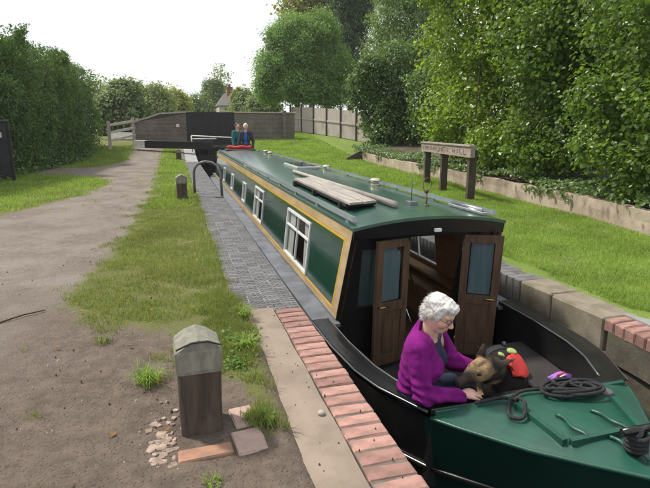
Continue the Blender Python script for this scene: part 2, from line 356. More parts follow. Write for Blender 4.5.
def crown_points(blobs, n, cluster=10, spread=.16, noise_amp=.22, depth=.28, seed=0, nscale=1.4):
    """leaf points in uneven clumps through the outer volume of a union of ellipsoids; returns points and outward normals"""
    B = np.array([b[0] for b in blobs], float); R = np.array([b[1] for b in blobs], float)
    area = (R[:, 0] * R[:, 1] + R[:, 1] * R[:, 2] + R[:, 0] * R[:, 2]); pr = area / area.sum()
    k = max(n // cluster, 1) * 2
    bi = rng.choice(len(B), k, p=pr); d = rng.normal(size=(k, 3)); d /= np.linalg.norm(d, axis=1, keepdims=True)
    rad = 1 - np.abs(rng.normal(size=k)) * depth
    base = B[bi] + d * R[bi]
    rad = rad * (1 + noise_amp * n3(base, nscale, seed))
    P = B[bi] + d * R[bi] * rad[:, None]
    keep = np.ones(k, bool)
    for q in range(len(B)):
        r = np.linalg.norm((P - B[q]) / R[q], axis=1); keep &= ~((r < .62) & (bi != q))
    P, d = P[keep][:n // cluster], (d / R[bi])[keep][:n // cluster]
    d /= np.linalg.norm(d, axis=1, keepdims=True)
    m_ = len(P); s = rng.normal(size=(m_, cluster, 3)) * spread * (.5 + rng.random((m_, 1, 1)))
    PP = (P[:, None] + s).reshape(-1, 3)
    NN = np.repeat(d, cluster, 0) * .7 + rng.normal(size=(len(PP), 3)) * .55; NN[:, 2] += .55
    return PP, NN
def limbs(mb, base, top, r0, crown, nb=7, seed=1):
    rd = random.Random(seed); base, top = Vector(base), Vector(top)
    pts = [base.lerp(top, t) + Vector((rd.uniform(-.08, .08), rd.uniform(-.08, .08), 0)) * (0 if t == 0 else 1) for t in (0, .25, .5, .75, 1)]
    mb.tube(pts, [r0 * 1.25, r0, r0 * .8, r0 * .55, r0 * .25], 8)
    for i in range(nb):
        b_, r_ = crown[i % len(crown)]
        t = rd.uniform(.3, .9); a = base.lerp(top, t); d = Vector([rd.gauss(0, 1) for _ in range(3)]).normalized()
        e = Vector(b_) + Vector((d.x * r_[0], d.y * r_[1], abs(d.z) * r_[2])) * .75
        mb.tube([a, a.lerp(e, .5) + Vector((0, 0, .15)), e], [r0 * .45, r0 * .28, r0 * .08], 6)
def make_tree(name, label, cat, base, blobs, n, L, leaf, W=.36, trunk_r=.12, cluster=10, spread=.16, noise_amp=.22, depth=.28, group=None, seed=1, droop=.35, nb=8, nscale=1.4, upright=0, zmin=None):
    t = thing(name, label, cat, base, group)
    mb = MB(); cz = max(b[0][2] for b in blobs); cxy = np.mean([b[0] for b in blobs], 0)
    limbs(mb, base, (cxy[0], cxy[1], cz), trunk_r, blobs, nb, seed); mb.build('trunk', 'trunk', t)
    P, N = crown_points(blobs, n, cluster, spread, noise_amp, depth, seed, nscale)
    if zmin is not None: k = P[:, 2] > zmin; P, N = P[k], N[k]
    if upright: N[:, 2] *= (1 - upright)
    V, Fq, cn = leaves(P, N, L * (.65 + .7 * rng.random(len(P))), W, droop=droop)
    npmesh('crown', V, Fq, cn, leaf, t)
    return t

# SDF bodies --------------------------------------------------------
class SDF:
    def __init__(s, lo, hi, h):
        s.lo = np.array(lo, float); s.h = h; s.n = np.ceil((np.array(hi) - s.lo) / h).astype(int) + 1
        s.F = np.full(s.n, .5, dtype=np.float32)
    def _sub(s, lo, hi):
        a = np.clip(np.floor((lo - s.lo) / s.h).astype(int), 0, s.n - 1); b = np.clip(np.ceil((hi - s.lo) / s.h).astype(int) + 1, 1, s.n)
        sl = tuple(slice(a[i], b[i]) for i in range(3))
        g = np.stack(np.meshgrid(*[s.lo[i] + s.h * np.arange(a[i], b[i]) for i in range(3)], indexing='ij'), -1)
        return sl, g
    def _comb(s, sl, D, k, op):
        A = s.F[sl]
        if op == 'sub':
            D = -D; hh = np.clip(.5 - .5 * (A - D) / k, 0, 1) if k > 0 else (D > A); s.F[sl] = A * (1 - hh) + D * hh + k * hh * (1 - hh); return
        hh = np.clip(.5 + .5 * (D - A) / k, 0, 1); s.F[sl] = D * (1 - hh) + A * hh - k * hh * (1 - hh)
    def cap(s, a, b, ra, rb=None, k=.02, op='add', flat=None):
        rb = ra if rb is None else rb; a, b = np.array(a, float), np.array(b, float); m = max(ra, rb) + k + .03
        sl, g = s._sub(np.minimum(a, b) - m, np.maximum(a, b) + m)
        ab = b - a; t = np.clip(((g - a) @ ab) / (ab @ ab + 1e-12), 0, 1)
        d = g - (a + t[..., None] * ab)
        if flat is not None:
            fn = np.array(flat[0], float); fn /= np.linalg.norm(fn); d = d + (d @ fn)[..., None] * fn * (flat[1] - 1)
        D = np.linalg.norm(d, axis=-1) - (ra + t * (rb - ra)); s._comb(sl, D, k, op); return s
    def ell(s, c, r, M=None, k=.02, op='add'):
        c, r = np.array(c, float), np.array(r, float); m = r.max() + k + .03; sl, g = s._sub(c - m, c + m)
        q = g - c
        if M is not None: q = q @ np.array(M).T          # rows of M are the local axes
        k0 = np.linalg.norm(q / r, axis=-1); k1 = np.linalg.norm(q / (r * r), axis=-1) + 1e-9
        s._comb(sl, k0 * (k0 - 1) / k1, k, op); return s
    def plane_cut(s, c, nrm):    # removes the half space in front of the plane
        _, g = s._sub(s.lo, s.lo + s.h * s.n); nrm = np.array(nrm, float); nrm /= np.linalg.norm(nrm)
        D = (g - np.array(c)) @ nrm; D = D[:s.n[0], :s.n[1], :s.n[2]]; s.F = np.maximum(s.F, D.astype(np.float32)); return s
    def grid(s): return s._sub(s.lo, s.lo + s.h * (s.n - 1))[1]
    def mesh(s):
        F = s.F; I = F < 0
        cs = np.zeros(np.array(F.shape) - 1, np.int8)
        for dx in (0, 1):
            for dy in (0, 1):
                for dz in (0, 1): cs += I[dx:F.shape[0] - 1 + dx, dy:F.shape[1] - 1 + dy, dz:F.shape[2] - 1 + dz]
        act = (cs > 0) & (cs < 8); idx = np.argwhere(act); vid = np.full(cs.shape, -1, np.int64); vid[act] = np.arange(len(idx))
        acc = np.zeros((len(idx), 3)); cnt = np.zeros(len(idx))
        for ax in range(3):
            o1, o2 = [i for i in range(3) if i != ax]
            for i in (0, 1):
                for j in (0, 1):
                    off = np.zeros(3, int); off[o1] = i; off[o2] = j; p = idx + off; q = p.copy(); q[:, ax] += 1
                    a = F[tuple(p.T)]; b_ = F[tuple(q.T)]; cr = (a < 0) != (b_ < 0); t = np.where(cr, a / np.where(cr, a - b_, 1), 0)
                    pt = p.astype(float); pt[:, ax] += t; acc += pt * cr[:, None]; cnt += cr
        V = acc / cnt[:, None] * s.h + s.lo
        Q = []
        for ax in range(3):
            o1, o2 = (ax + 1) % 3, (ax + 2) % 3
            sl0 = [slice(None)] * 3; sl1 = [slice(None)] * 3; sl0[ax] = slice(0, -1); sl1[ax] = slice(1, None)
            cr = I[tuple(sl0)] != I[tuple(sl1)]; e = np.argwhere(cr)
            e = e[(e[:, o1] > 0) & (e[:, o2] > 0) & (e[:, o1] < F.shape[o1] - 1) & (e[:, o2] < F.shape[o2] - 1)]
            ins = I[tuple(e.T)]
            def cell(d1, d2): c = e.copy(); c[:, o1] += d1; c[:, o2] += d2; return vid[tuple(c.T)]
            q = np.stack([cell(-1, -1), cell(0, -1), cell(0, 0), cell(-1, 0)], 1); q[~ins] = q[~ins][:, ::-1]; Q.append(q)
        Q = np.concatenate(Q); Q = Q[(Q >= 0).all(1)]
        return V, Q
    def build(s, name, material, parent=None, origin=None, colf=None, disp=None):
        V, Q = s.mesh()
        if disp is not None: V = disp(V)
        return npmesh(name, V, Q.ravel(), np.full(len(Q), 4), material, parent, True, origin, colf(V) if colf else None), V

# ------------------------------------------------------------------ ground
def zl(x, y): return .6 * smooth01(24, 32, y)
def zr(x, y): return -.08 + 1.25 * smooth01(19, 42, y)
def poly_sd(P, poly):
    """signed distance (positive inside) of points (n,2) to polygon"""
    poly = np.array(poly); A = poly; B = np.roll(poly, -1, 0); ins = np.zeros(len(P), bool); dm = np.full(len(P), 1e9)
    for a, b_ in zip(A, B):
        ab = b_ - a; t = np.clip(((P - a) @ ab) / (ab @ ab + 1e-12), 0, 1); dm = np.minimum(dm, np.linalg.norm(P - a - t[:, None] * ab, axis=1))
        c = (a[1] > P[:, 1]) != (b_[1] > P[:, 1]); xi = a[0] + (P[:, 1] - a[1]) / (b_[1] - a[1] + 1e-12) * ab[0]; ins ^= c & (P[:, 0] < xi)
    return np.where(ins, dm, -dm)
def gpoly(px): return [tuple(at(x, y, 0)[:2]) for x, y in px]
VERGE = gpoly([(163, 156), (156, 175), (152, 195), (138, 215), (122, 240), (100, 265), (74, 290), (64, 308), (78, 328), (120, 334), (150, 345), (168, 362), (176, 385), (205, 392), (232, 393), (250, 416), (262, 440), (274, 432), (266, 380), (258, 350), (252, 330), (247, 303), (230, 265), (215, 235), (203, 210), (197, 190), (186, 165), (179, 156)])
TONGUE = gpoly([(-140, 195), (-140, 262), (0, 216), (40, 206), (80, 196), (106, 186), (110, 181), (90, 177), (60, 175), (30, 175), (0, 176)])
STRIP = gpoly([(-60, 170), (50, 169), (100, 167), (128, 161), (143, 151), (120, 147), (60, 152), (-60, 160)])
def grass_amount(P):
    g = np.clip(.5 + poly_sd(P, VERGE) / .5, 0, 1)
    worn = smooth01(5.2, 3.0, P[:, 1]) * smooth01(.42, .1, P[:, 0])          # trodden patch round the near bollard
    g = g * (1 - .62 * worn)
    g = np.maximum(g, np.clip(.5 + poly_sd(P, TONGUE) / .5, 0, 1)); g = np.maximum(g, np.clip(.5 + poly_sd(P, STRIP) / .6, 0, 1))
    g = np.maximum(g, smooth01(-4.2, -5.2, P[:, 0]) * (P[:, 1] < 40) * .9); g = np.maximum(g, smooth01(33, 37, P[:, 1]))
    return g
def dirt_amount(P):
    d = smooth01(6.5, 3.2, P[:, 1]) * smooth01(-2.6, -.5, P[:, 0])
    return np.maximum(d, smooth01(-1.6, -.3, P[:, 0]) * smooth01(9, 4, P[:, 1]) * .8) * .95 + .0
def grow(a, b, s0, k):
    r = [a]; s = s0
    while r[-1] < b: r.append(r[-1] + s); s *= k
    r[-1] = b; return np.array(r)
def ground_sheet(name, xs, ys, zf, material, gf, df, amp=.012):
    X, Y = np.meshgrid(xs, ys); P = np.stack([X.ravel(), Y.ravel()], 1); Z = zf(P[:, 0], P[:, 1])
    q = np.stack([P[:, 0], P[:, 1], 0 * Z], 1); Z = Z + amp * n3(q, 2.2) + amp * .5 * n3(q, 7, 3) + np.where(P[:, 0] < .45, (.0055 * n3(q, 19, 5) + .003 * n3(q, 41, 6)) * smooth01(9, 4, P[:, 1]), 0)
    V = np.column_stack([P, Z]); nx, ny = len(xs), len(ys)
    i = (np.arange(ny - 1)[:, None] * nx + np.arange(nx - 1)).ravel(); Fq = np.stack([i, i + 1, i + nx + 1, i + nx], 1)
    o = npmesh(name, V, Fq.ravel(), np.full(len(Fq), 4), material, None, True); me = o.data
    for nm, fn in (('grass', gf), ('dirt', df)):
        a = me.attributes.new(nm, 'FLOAT', 'POINT'); a.data.foreach_set('value', fn(P).astype(np.float32))
    return struct(o)
xs = np.concatenate([-grow(1.9, 70, .09, 1.09)[::-1], np.arange(-1.85, .72, .035)])
ys = np.concatenate([np.arange(-3, 1, .25), grow(1, 160, .035, 1.018)])
def zleft(x, y):
    edge = np.where(y > 4.14, .40, .49)
    return zl(x, y) + .006 - .06 * smooth01(edge - .02, edge + .06, x) + .018 * smooth01(edge - .35, edge - .08, x) * (1 - smooth01(edge - .06, edge, x))
ground_sheet('ground', xs, ys, zleft, 'ground', grass_amount, dirt_amount)
def wall_x(y): return np.interp(y, [-3, 5.9, 7.3, 9.95, 14.5, 23.2, 40], [5.9, 6.62, 6.95, 7.25, 7.75, 8.3, 9.3])
def zlawn(x, y): return zr(x, y) - .03 * smooth01(3.78, 3.62, x) + .02 * n3(np.stack([x, y, 0 * x], -1), .8)
ground_sheet('lawn', np.concatenate([np.arange(3.55, 9, .09), grow(9, 70, .3, 1.15)]), np.concatenate([np.arange(-3, 2, .25), grow(2, 160, .08, 1.025)]), zlawn, 'lawn',
             lambda P: np.ones(len(P)) * (.9 - .35 * smooth01(.35, .75, n3(np.column_stack([P, 0 * P[:, 0]]), 1.1, 4))), lambda P: np.ones(len(P)) * .8)
ground_sheet('far_ground', np.arange(.6, 3.7, .5), grow(29.6, 160, .5, 1.1), lambda x, y: .6 + (zr(x, y) - .6) * (x - .6) / 3.0, 'lawn', lambda P: np.ones(len(P)), lambda P: np.zeros(len(P)))
# raised bank behind the retaining wall
def bank():
    ysb = np.concatenate([np.arange(-3, 24.4, .3)]); rows = []
    for y in ysb:
        w = float(wall_x(y)); z0 = float(zr(8, y)) + .36
        rows.append([(w + .16 + d, y, z0 - .03 + d * .12 + .06 * math.sin(3 * d + y * 1.3)) for d in (0, .3, .7, 1.3, 2.2, 4, 8, 20)])
    mb = MB().sheet(rows, True, True); return struct(mb.build('bank', 'soil'))
bank()
# water
struct(MB().sheet([[(-.2 + 1, -6, -1.0), (3.8, -6, -1.0)], [(.8, 29, -1.0), (3.8, 29, -1.0)]], flip=False).build('water', 'water'))

# ------------------------------------------------------------------ lock walls and copings
lw = struct(MB().box(.62, .945, -4, 28.9, -2, -.075).build('lock_wall_left', 'lock_masonry'))
def block_mesh(name, sx, sy, sz, bev, material, wob=0, seed=0):
    bm = bmesh.new(); bmesh.ops.create_cube(bm, size=1)
    for v in bm.verts: v.co = Vector((v.co.x * sx, v.co.y * sy, v.co.z * sz - sz / 2))
    bmesh.ops.bevel(bm, geom=bm.edges[:] + bm.verts[:], offset=bev, segments=1, affect='EDGES')
    rd = random.Random(seed)
    for v in bm.verts: v.co += Vector((rd.uniform(-wob, wob), rd.uniform(-wob, wob), rd.uniform(-wob, wob)))
    me = bpy.data.meshes.new(name); bm.to_mesh(me); bm.free(); me.materials.append(MATS[material]); return me
bricks = [block_mesh('brick', .225, .0985, .07, .008, 'brick_pink', .0025, i) for i in range(5)]
rd = random.Random(3)
y = -.6; i = 0
while y < 4.1:
    o = link('brick', bricks[i % 5], lw, (.84 + rd.uniform(-.004, .004), y, rd.uniform(-.003, .003)))
    o.rotation_euler = (rd.uniform(-.01, .01), rd.uniform(-.015, .015), rd.uniform(-.02, .02)); y += .1085; i += 1
MB().box(.728, .95, -.7, 4.13, -.072, -.0085).build('mortar_bed', 'mortar', lw)
rows = []
ysx = np.arange(-1, 4.2, .12)
mb = MB(); rows = [[(.482 + .005 * math.sin(yy * 3) + .006 * math.sin(yy * 17.7 + 1), yy, -.004 + .003 * math.sin(yy * 5)), (.6, yy, .004 + .002 * math.sin(yy * 4)), (.716 + .003 * math.sin(9 * yy), yy, 0)] for yy in ysx]
mb.slab(rows, .07); mb.build('concrete_slab', 'concrete', lw)
# blue paver strip, two-cell stable pavers; nearest rows are pieces
def paver_mesh(name, sx, sy, sz, seed, nx=3, ny=2):
    mb = MB(); rr = random.Random(seed); mb.box(-sx / 2, sx / 2, -sy / 2, sy / 2, -sz, -.007)
    for i in range(nx):
        for j in range(ny):
            x0, x1, y0, y1 = -sx / 2 + sx * i / nx + .004, -sx / 2 + sx * (i + 1) / nx - .004, -sy / 2 + sy * j / ny + .004, -sy / 2 + sy * (j + 1) / ny - .004; e = .005; z = rr.uniform(-.0015, .001)
            mb.add([(x0, y0, -.008), (x1, y0, -.008), (x1, y1, -.008), (x0, y1, -.008), (x0 + e, y0 + e, z), (x1 - e, y0 + e, z), (x1 - e, y1 - e, z), (x0 + e, y1 - e, z)], [(4, 5, 6, 7), (0, 1, 5, 4), (1, 2, 6, 5), (2, 3, 7, 6), (3, 0, 4, 7)])
    me = bpy.data.meshes.new(name); me.from_pydata(mb.v, [], mb.f); me.materials.append(MATS['paver_blue']); return me
pav = [paver_mesh('paver', .1285, .1085, .065, i) for i in range(4)]
yy = 4.19; cnt = 0; row = 0
while cnt < 296:
    for k in range(4):
        if cnt >= 296: break
        o = link('paver', pav[rd.randrange(4)], lw, (.481 + k * .1335 + rd.uniform(-.003, .003), yy, rd.uniform(-.003, .002) + float(zl(0, yy)))); o.rotation_euler = (rd.uniform(-.015, .015), rd.uniform(-.015, .015), rd.uniform(-.02, .02)); cnt += 1
    yy += .1125; row += 1
V = []; Fc = []
mbp = MB()
while yy < 24:
    for k in range(4): mbp.box(.481 + k * .1335 - .062, .481 + k * .1335 + .062, yy - .052, yy + .052, -.07, -.003 + rd.uniform(-.003, .003))
    yy += .1125
o = mbp.build('paver_field', 'paver_blue', lw); o['kind'] = 'stuff'
mb = MB().box(.41, .95, 4.13, 24.06, -.07, -.012); mb.build('paver_bed', 'concrete_grey', lw)
mb = MB(); mb.slab([[(.41, q, float(zl(0, q)) + .0), (.95, q, float(zl(0, q)))] for q in np.arange(24.06, 29.1, .5)], .08); mb.build('far_kerb', 'concrete_grey', lw)
# right side
RZ = -.08
rw = struct(MB().box(3.43, 3.72, -4, 29, -2, RZ - .30).build('lock_wall_right', 'lock_masonry'))
for i, (a, b_) in enumerate([(3.36, 4.02), (4.035, 4.5)]):
    me = block_mesh('coping_stone', .35, b_ - a, .34, .018, 'coping_stone', .004, i)
    link('coping_stone', me, rw, (3.415 + .175, (a + b_) / 2, RZ + .004 * i))
rb = [block_mesh('brick', .225, .0985, .11, .012, 'brick_pink', .003, 20 + i) for i in range(4)]
yy = 3.30; i = 0
while yy > .4:
    x = 3.405 + .1125 - .12 * smooth01(3.3, 1.6, yy)
    o = link('brick', rb[i % 4], rw, (x, yy, RZ + rd.uniform(-.003, .003))); o.rotation_euler = (rd.uniform(-.01, .01), rd.uniform(-.015, .015), rd.uniform(-.02, .02)); yy -= .1085; i += 1
mb = MB(); mb.slab([[(3.41 - .12 * smooth01(3.3, 1.6, q), q, RZ - .095), (3.75, q, RZ - .095)] for q in np.arange(.3, 3.36, .2)], .25); mb.build('brick_course', 'lock_masonry', rw)
mb = MB(); mb.slab([[(3.642 - .12 * smooth01(3.3, 1.6, q), q, RZ + .002), (3.86, q, RZ - .004)] for q in np.arange(.2, 3.5, .2)], .09); mb.build('concrete_strip', 'concrete_grey', rw)
rp = [block_mesh('paver', .1245, .1045, .3, .011, 'paver_blue', .002, 40 + i) for i in range(3)]
for r in range(30):
    for k in range(3):
        o = link('paver', rp[rd.randrange(3)], rw, (3.475 + k * .1335, 4.565 + r * .1125, RZ + rd.uniform(-.003, .003)))
mb = MB(); mb.slab([[(3.41, q, float(zr(3.5, q)) - .002), (3.82, q, float(zr(3.5, q)))] for q in np.arange(7.95, 29.4, .6)], .3); mb.build('far_coping', 'concrete_grey', rw)
struct(MB().box(.9, 3.5, 28.9, 29.7, -2, .55).build('lock_sill', 'lock_masonry'))

# ------------------------------------------------------------------ narrowboat
BX = 2.22
boat = thing('narrowboat', 'long green canal narrowboat with cream and yellow bands lying in the lock', 'narrowboat', (BX, 11, -1.0))
YF0, YF1, ZG, ZR, YS = 4.25, 4.43, -.28, .636, 19.6
sy = [1.70, 1.74, 1.81, 1.95, 2.16, 2.5, 2.69, 3.08, 3.36, 3.83, 4.4, 6, 18.6, 19.8, 20.6, 21.1, 21.3]
sw = [.012, .05, .11, .235, .41, .655, .775, .96, 1.03, 1.075, 1.09, 1.095, 1.09, 1.02, .8, .5, .2]
def hw(y): return float(np.interp(y, sy, sw))
def ztop(y): return float(np.interp(y, [1.7, 2.16, 2.69, 2.75, 4.4, 22], [-.20, -.265, -.305, -.3, -.295, -.295]))
HY = list(np.arange(1.70, 4.4, .06)) + list(np.arange(4.4, 21.31, .45)) + [21.3]
def hull_rows(side, y0, y1):
    rows = []
    for y in [q for q in HY if y0 <= q <= y1]:
        w = hw(y); zt = ztop(y); fl = float(np.interp(y, [1.7, 2.7, 3.6], [.45, .88, .985]))
        rows.append([(BX + side * w, y, zt), (BX + side * w * (1 - (1 - fl) * .35), y + (.0), -.55), (BX + side * w * (1 - (1 - fl) * .6), y, -.72), (BX + side * w * fl, y, -1.0), (BX + side * w * fl * .9, y, -1.3)])
    return rows
mb = MB()
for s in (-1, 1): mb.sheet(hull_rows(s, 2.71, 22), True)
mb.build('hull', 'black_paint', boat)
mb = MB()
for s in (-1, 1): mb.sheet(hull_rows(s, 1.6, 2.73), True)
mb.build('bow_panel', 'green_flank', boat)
for s in (-1, 1):
    for zz, nm in ((-.70, 'rubbing_strake'),):
        pts = []
        for y in HY:
            fl = float(np.interp(y, [1.7, 2.7, 3.6], [.45, .88, .985])); pts.append((BX + s * (hw(y) * (1 - (1 - fl) * .58) + .012), y, zz + .12 * smooth01(3, 1.7, y)))
        MB().tube(pts, .02, 6).build(nm, 'black_paint', boat)
# gunwale walkway along the cabin
for s in (-1, 1):
    mb = MB(); mb.slab([[(BX + s * .84, y, ZG - .004), (BX + s * (hw(y) + .012), y, ZG - .004)] for y in HY if y >= 4.3], .03); mb.build('gunwale', 'gunwale_sky_tint', boat)
    mb = MB(); mb.slab([[(BX + s * (hw(y) - .016), y, ZG + .001), (BX + s * (hw(y) + .02), y, ZG + .001)] for y in HY if y >= 4.3], .05); mb.build('gunwale_edge', 'black_paint', boat)
# cabin sides with real window openings
def S(s, y, z, off=0): return (BX + s * (.86 - .11 * (z - ZG) / (ZR - ZG) + off), y, z)
def yf(z): return YF0 + (YF1 - YF0) * (ZR - z) / (ZR - ZG)
WIN = {-1: [(5.67, 6.91, -.17, .42), (8.95, 9.92, -.16, .40), (11.25, 11.75, -.1, .3), (13.7, 14.2, -.1, .28), (16.0, 16.5, -.1, .28)],
       1: [(5.6, 6.75, -.2, .42), (9.6, 10.8, -.12, .42), (13.5, 14.5, -.1, .3)]}
def side_wall(s, off, material, name):
    W = WIN[s]; ycuts = [None] + sorted({q for w in W for q in w[:2]}) + [YS]; zc = sorted({ZG, ZR} | {q for w in W for q in w[2:]})
    mb = MB()
    for i in range(len(ycuts) - 1):
        for j in range(len(zc) - 1):
            y0, y1, z0, z1 = ycuts[i], ycuts[i + 1], zc[j], zc[j + 1]
            if y0 is not None and any(w[0] <= y0 + 1e-6 and y1 <= w[1] + 1e-6 and w[2] <= z0 + 1e-6 and z1 <= w[3] + 1e-6 for w in W): continue
            a0, a1 = (yf(z0), yf(z1)) if y0 is None else (y0, y0)
            mb.add([S(s, a0, z0, off), S(s, y1, z0, off), S(s, y1, z1, off), S(s, a1, z1, off)], [(0, 1, 2, 3)])
    return mb.build(name, material, boat)
for s in (-1, 1):
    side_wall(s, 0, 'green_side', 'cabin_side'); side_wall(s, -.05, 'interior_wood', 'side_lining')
    def strip(z0, z1, off, m, nm, y0=None, y1=YS):
        n = 10; rows = []
        for z in (z0, z1):
            a = yf(z) if y0 is None else y0 + (yf(z) - yf(0)); rows.append([S(s, a + (y1 - a) * t / n, z, off) for t in range(n + 1)])
        mb = MB(); mb.slab(rows, off - .0005 if off > .002 else .002, (-s, 0, 0)); return mb.build(nm, m, boat)
    strip(.512, .632, .006, 'cream_band', 'top_band'); strip(.482, .509, .0068, 'yellow_line', 'top_coach_line', y0=4.5)
    strip(-.268, -.215, .006, 'cream_band', 'bottom_band'); strip(-.211, -.19, .0068, 'yellow_line', 'bottom_coach_line', y0=4.5)
    for (d0, d1, m, nm, of) in ((.002, .15, 'cream_band', 'front_band', .0055), (.153, .182, 'yellow_line', 'front_coach_line', .0064)):
        rows = [[S(s, yf(z) + d0, z, of), S(s, yf(z) + d1, z, of)] for z in np.linspace(-.21, .51, 6)]
        MB().slab(rows, of - .001, (-s, 0, 0)).build(nm, m, boat)
    # windows
    for wi, (y0, y1, z0, z1) in enumerate(WIN[s]):
        big = y1 - y0 > .7
        t = .021; mb = MB()
        def bar(ya, yb, za, zb, o0=-.02, o1=.016):
            mb.hexa([S(s, ya, za, o0), S(s, yb, za, o0), S(s, yb, za, o1), S(s, ya, za, o1), S(s, ya, zb, o0), S(s, yb, zb, o0), S(s, yb, zb, o1), S(s, ya, zb, o1)])
        bar(y0 - .008, y1 + .008, z0 - .008, z0 + t); bar(y0 - .008, y1 + .008, z1 - t, z1 + .008); bar(y0 - .008, y0 + t, z0 + t, z1 - t); bar(y1 - t, y1 + .008, z0 + t, z1 - t)
        w = mb.build('window', 'white_frame', boat)
        zm = z0 + (z1 - z0) * .66; ym = (y0 + y1) / 2
        if big:
            mb = MB(); bar(y0 + t, y1 - t, zm - .010, zm + .010, -.015, .012); mb.build('transom', 'white_frame', w)
            mb = MB(); bar(ym - .009, ym + .009, z0 + t, zm - .011, -.015, .011); bar(ym - .008, ym + .008, zm + .011, z1 - t, -.015, .011); mb.build('mullion', 'white_frame', w)
            panes = [(y0 + t, ym - .014, z0 + t, zm - .014), (ym + .014, y1 - t, z0 + t, zm - .014), (y0 + t, ym - .012, zm + .014, z1 - t), (ym + .012, y1 - t, zm + .014, z1 - t)]
        else: panes = [(y0 + t, y1 - t, z0 + t, z1 - t)]
        for (ya, yb, za, zb) in panes:
            MB().add([S(s, ya, za, -.004), S(s, yb, za, -.004), S(s, yb, zb, -.004), S(s, ya, zb, -.004)], [(0, 1, 2, 3)]).build('pane', 'glass', w)
        if s < 0:
            for (ya, yb) in ((y0 - .03, y0 + (y1 - y0) * .30), (y1 - (y1 - y0) * .30, y1 + .03)):
                rows = []
                for z in np.linspace(z0 - .03, z1 + .03, 5):
                    sl = (z - z0) / (z1 - z0); rows.append([S(s, yb + (ya - yb) * q if ya > y0 + .2 else ya + (yb - ya) * q * (.75 + .25 * sl), z, -.034 + .009 * math.sin(q * 26)) for q in np.linspace(0, 1, 16)])
                MB().sheet(rows, True).build('curtain', 'curtain', w)
# roof
def zroof(dx): return ZR + .075 * (1 - (dx / .75) ** 2)
def roof_rows(y0, y1, n, w=.765, dz=0): return [[(BX + dx, y, zroof(dx) + dz) for dx in np.linspace(-w, w, 17)] for y in np.linspace(y0, y1, n)]
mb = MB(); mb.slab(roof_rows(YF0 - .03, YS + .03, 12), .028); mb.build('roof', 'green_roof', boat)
for f in boat.children[-1].data.polygons: f.use_smooth = abs(f.normal.z) > .7
mb = MB(); mb.slab(roof_rows(YF0 + .1, YS - .1, 4, .70, -.075), .012); mb.build('ceiling_lining', 'interior_wood', boat)
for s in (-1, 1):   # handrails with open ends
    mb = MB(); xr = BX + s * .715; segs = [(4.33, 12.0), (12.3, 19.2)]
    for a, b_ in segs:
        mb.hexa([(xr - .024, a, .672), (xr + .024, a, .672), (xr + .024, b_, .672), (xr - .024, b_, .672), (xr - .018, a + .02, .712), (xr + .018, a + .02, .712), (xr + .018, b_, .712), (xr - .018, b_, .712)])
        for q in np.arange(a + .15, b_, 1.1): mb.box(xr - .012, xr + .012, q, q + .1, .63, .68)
    mb.build('handrail', 'rail_sky_tint', boat)
# front bulkhead, fascia, doors
fb = lambda z: yf(z) + .06
OL, OR, OT, OB = 2.06 - BX, 2.60 - BX, .50, -.76
def fq(mb, x0, x1, z0, z1, dy=0):
    def pt(x, z, d): 
        lim = .86 - .11 * (z - ZG) / (ZR - ZG) - .02; return (BX + max(-lim, min(lim, x)), fb(max(z, ZG)) + dy + d, z)
    mb.hexa([pt(x0, z0, 0), pt(x1, z0, 0), pt(x1, z0, .03), pt(x0, z0, .03), pt(x0, z1, 0), pt(x1, z1, 0), pt(x1, z1, .03), pt(x0, z1, .03)])
mb = MB()
fq(mb, -.84, OL, OB - .08, -.26); fq(mb, -.84, OL - .47, -.26, .5); fq(mb, OL - .12, OL, -.26, .5); fq(mb, OL - .47, OL - .12, -.26, -.2); fq(mb, OL - .47, OL - .12, .4, .5)
fq(mb, OR, .84, OB - .08, -.26); fq(mb, OR, .84, -.26, .5); fq(mb, -.8, .8, .503, .62); fq(mb, OL, OR, OB - .08, OB)
mb.build('front_bulkhead', 'black_paint', boat)
mb = MB(); fq(mb, OL - .468, OL - .122, -.198, .398, .012); mb.build('side_light', 'glass', boat)
mb = MB(); rows = [[(BX + OL - .5 + .4 * q, fb(z) + .1 + .02 * math.sin(30 * q), z) for q in np.linspace(0, 1, 14)] for z in (-.22, .1, .42)]; mb.sheet(rows, True); mb.build('front_curtain', 'curtain_blue', boat)
mb = MB(); rows = []
for dz in (.0, -.135):
    rows.append([(BX + dx, YF0 - .028 + (0.0 if dz == 0 else .02), (zroof(dx) - .03 if dz == 0 else .515 + .035 * (1 - (dx / .75) ** 2))) for dx in np.linspace(-.755, .755, 15)])
mb.slab(rows, .03, (0, 1, 0)); mb.build('fascia', 'black_paint', boat)
for s in (-1, 1):   # side returns of the front recess
    rows = [[(S(s, yf(z) + .0, z, -.004)), (S(s, yf(z) + .07, z, -.004))] for z in (ZG, .2, .6)]
    MB().slab(rows, .035, (-s, 0, 0)).build('corner_post', 'black_paint', boat)
lamp = MB().box(BX + .01, BX + .075, YF0 - .06, YF0 - .032, .565, .6, .006).build('front_lamp', 'white_paint', boat)
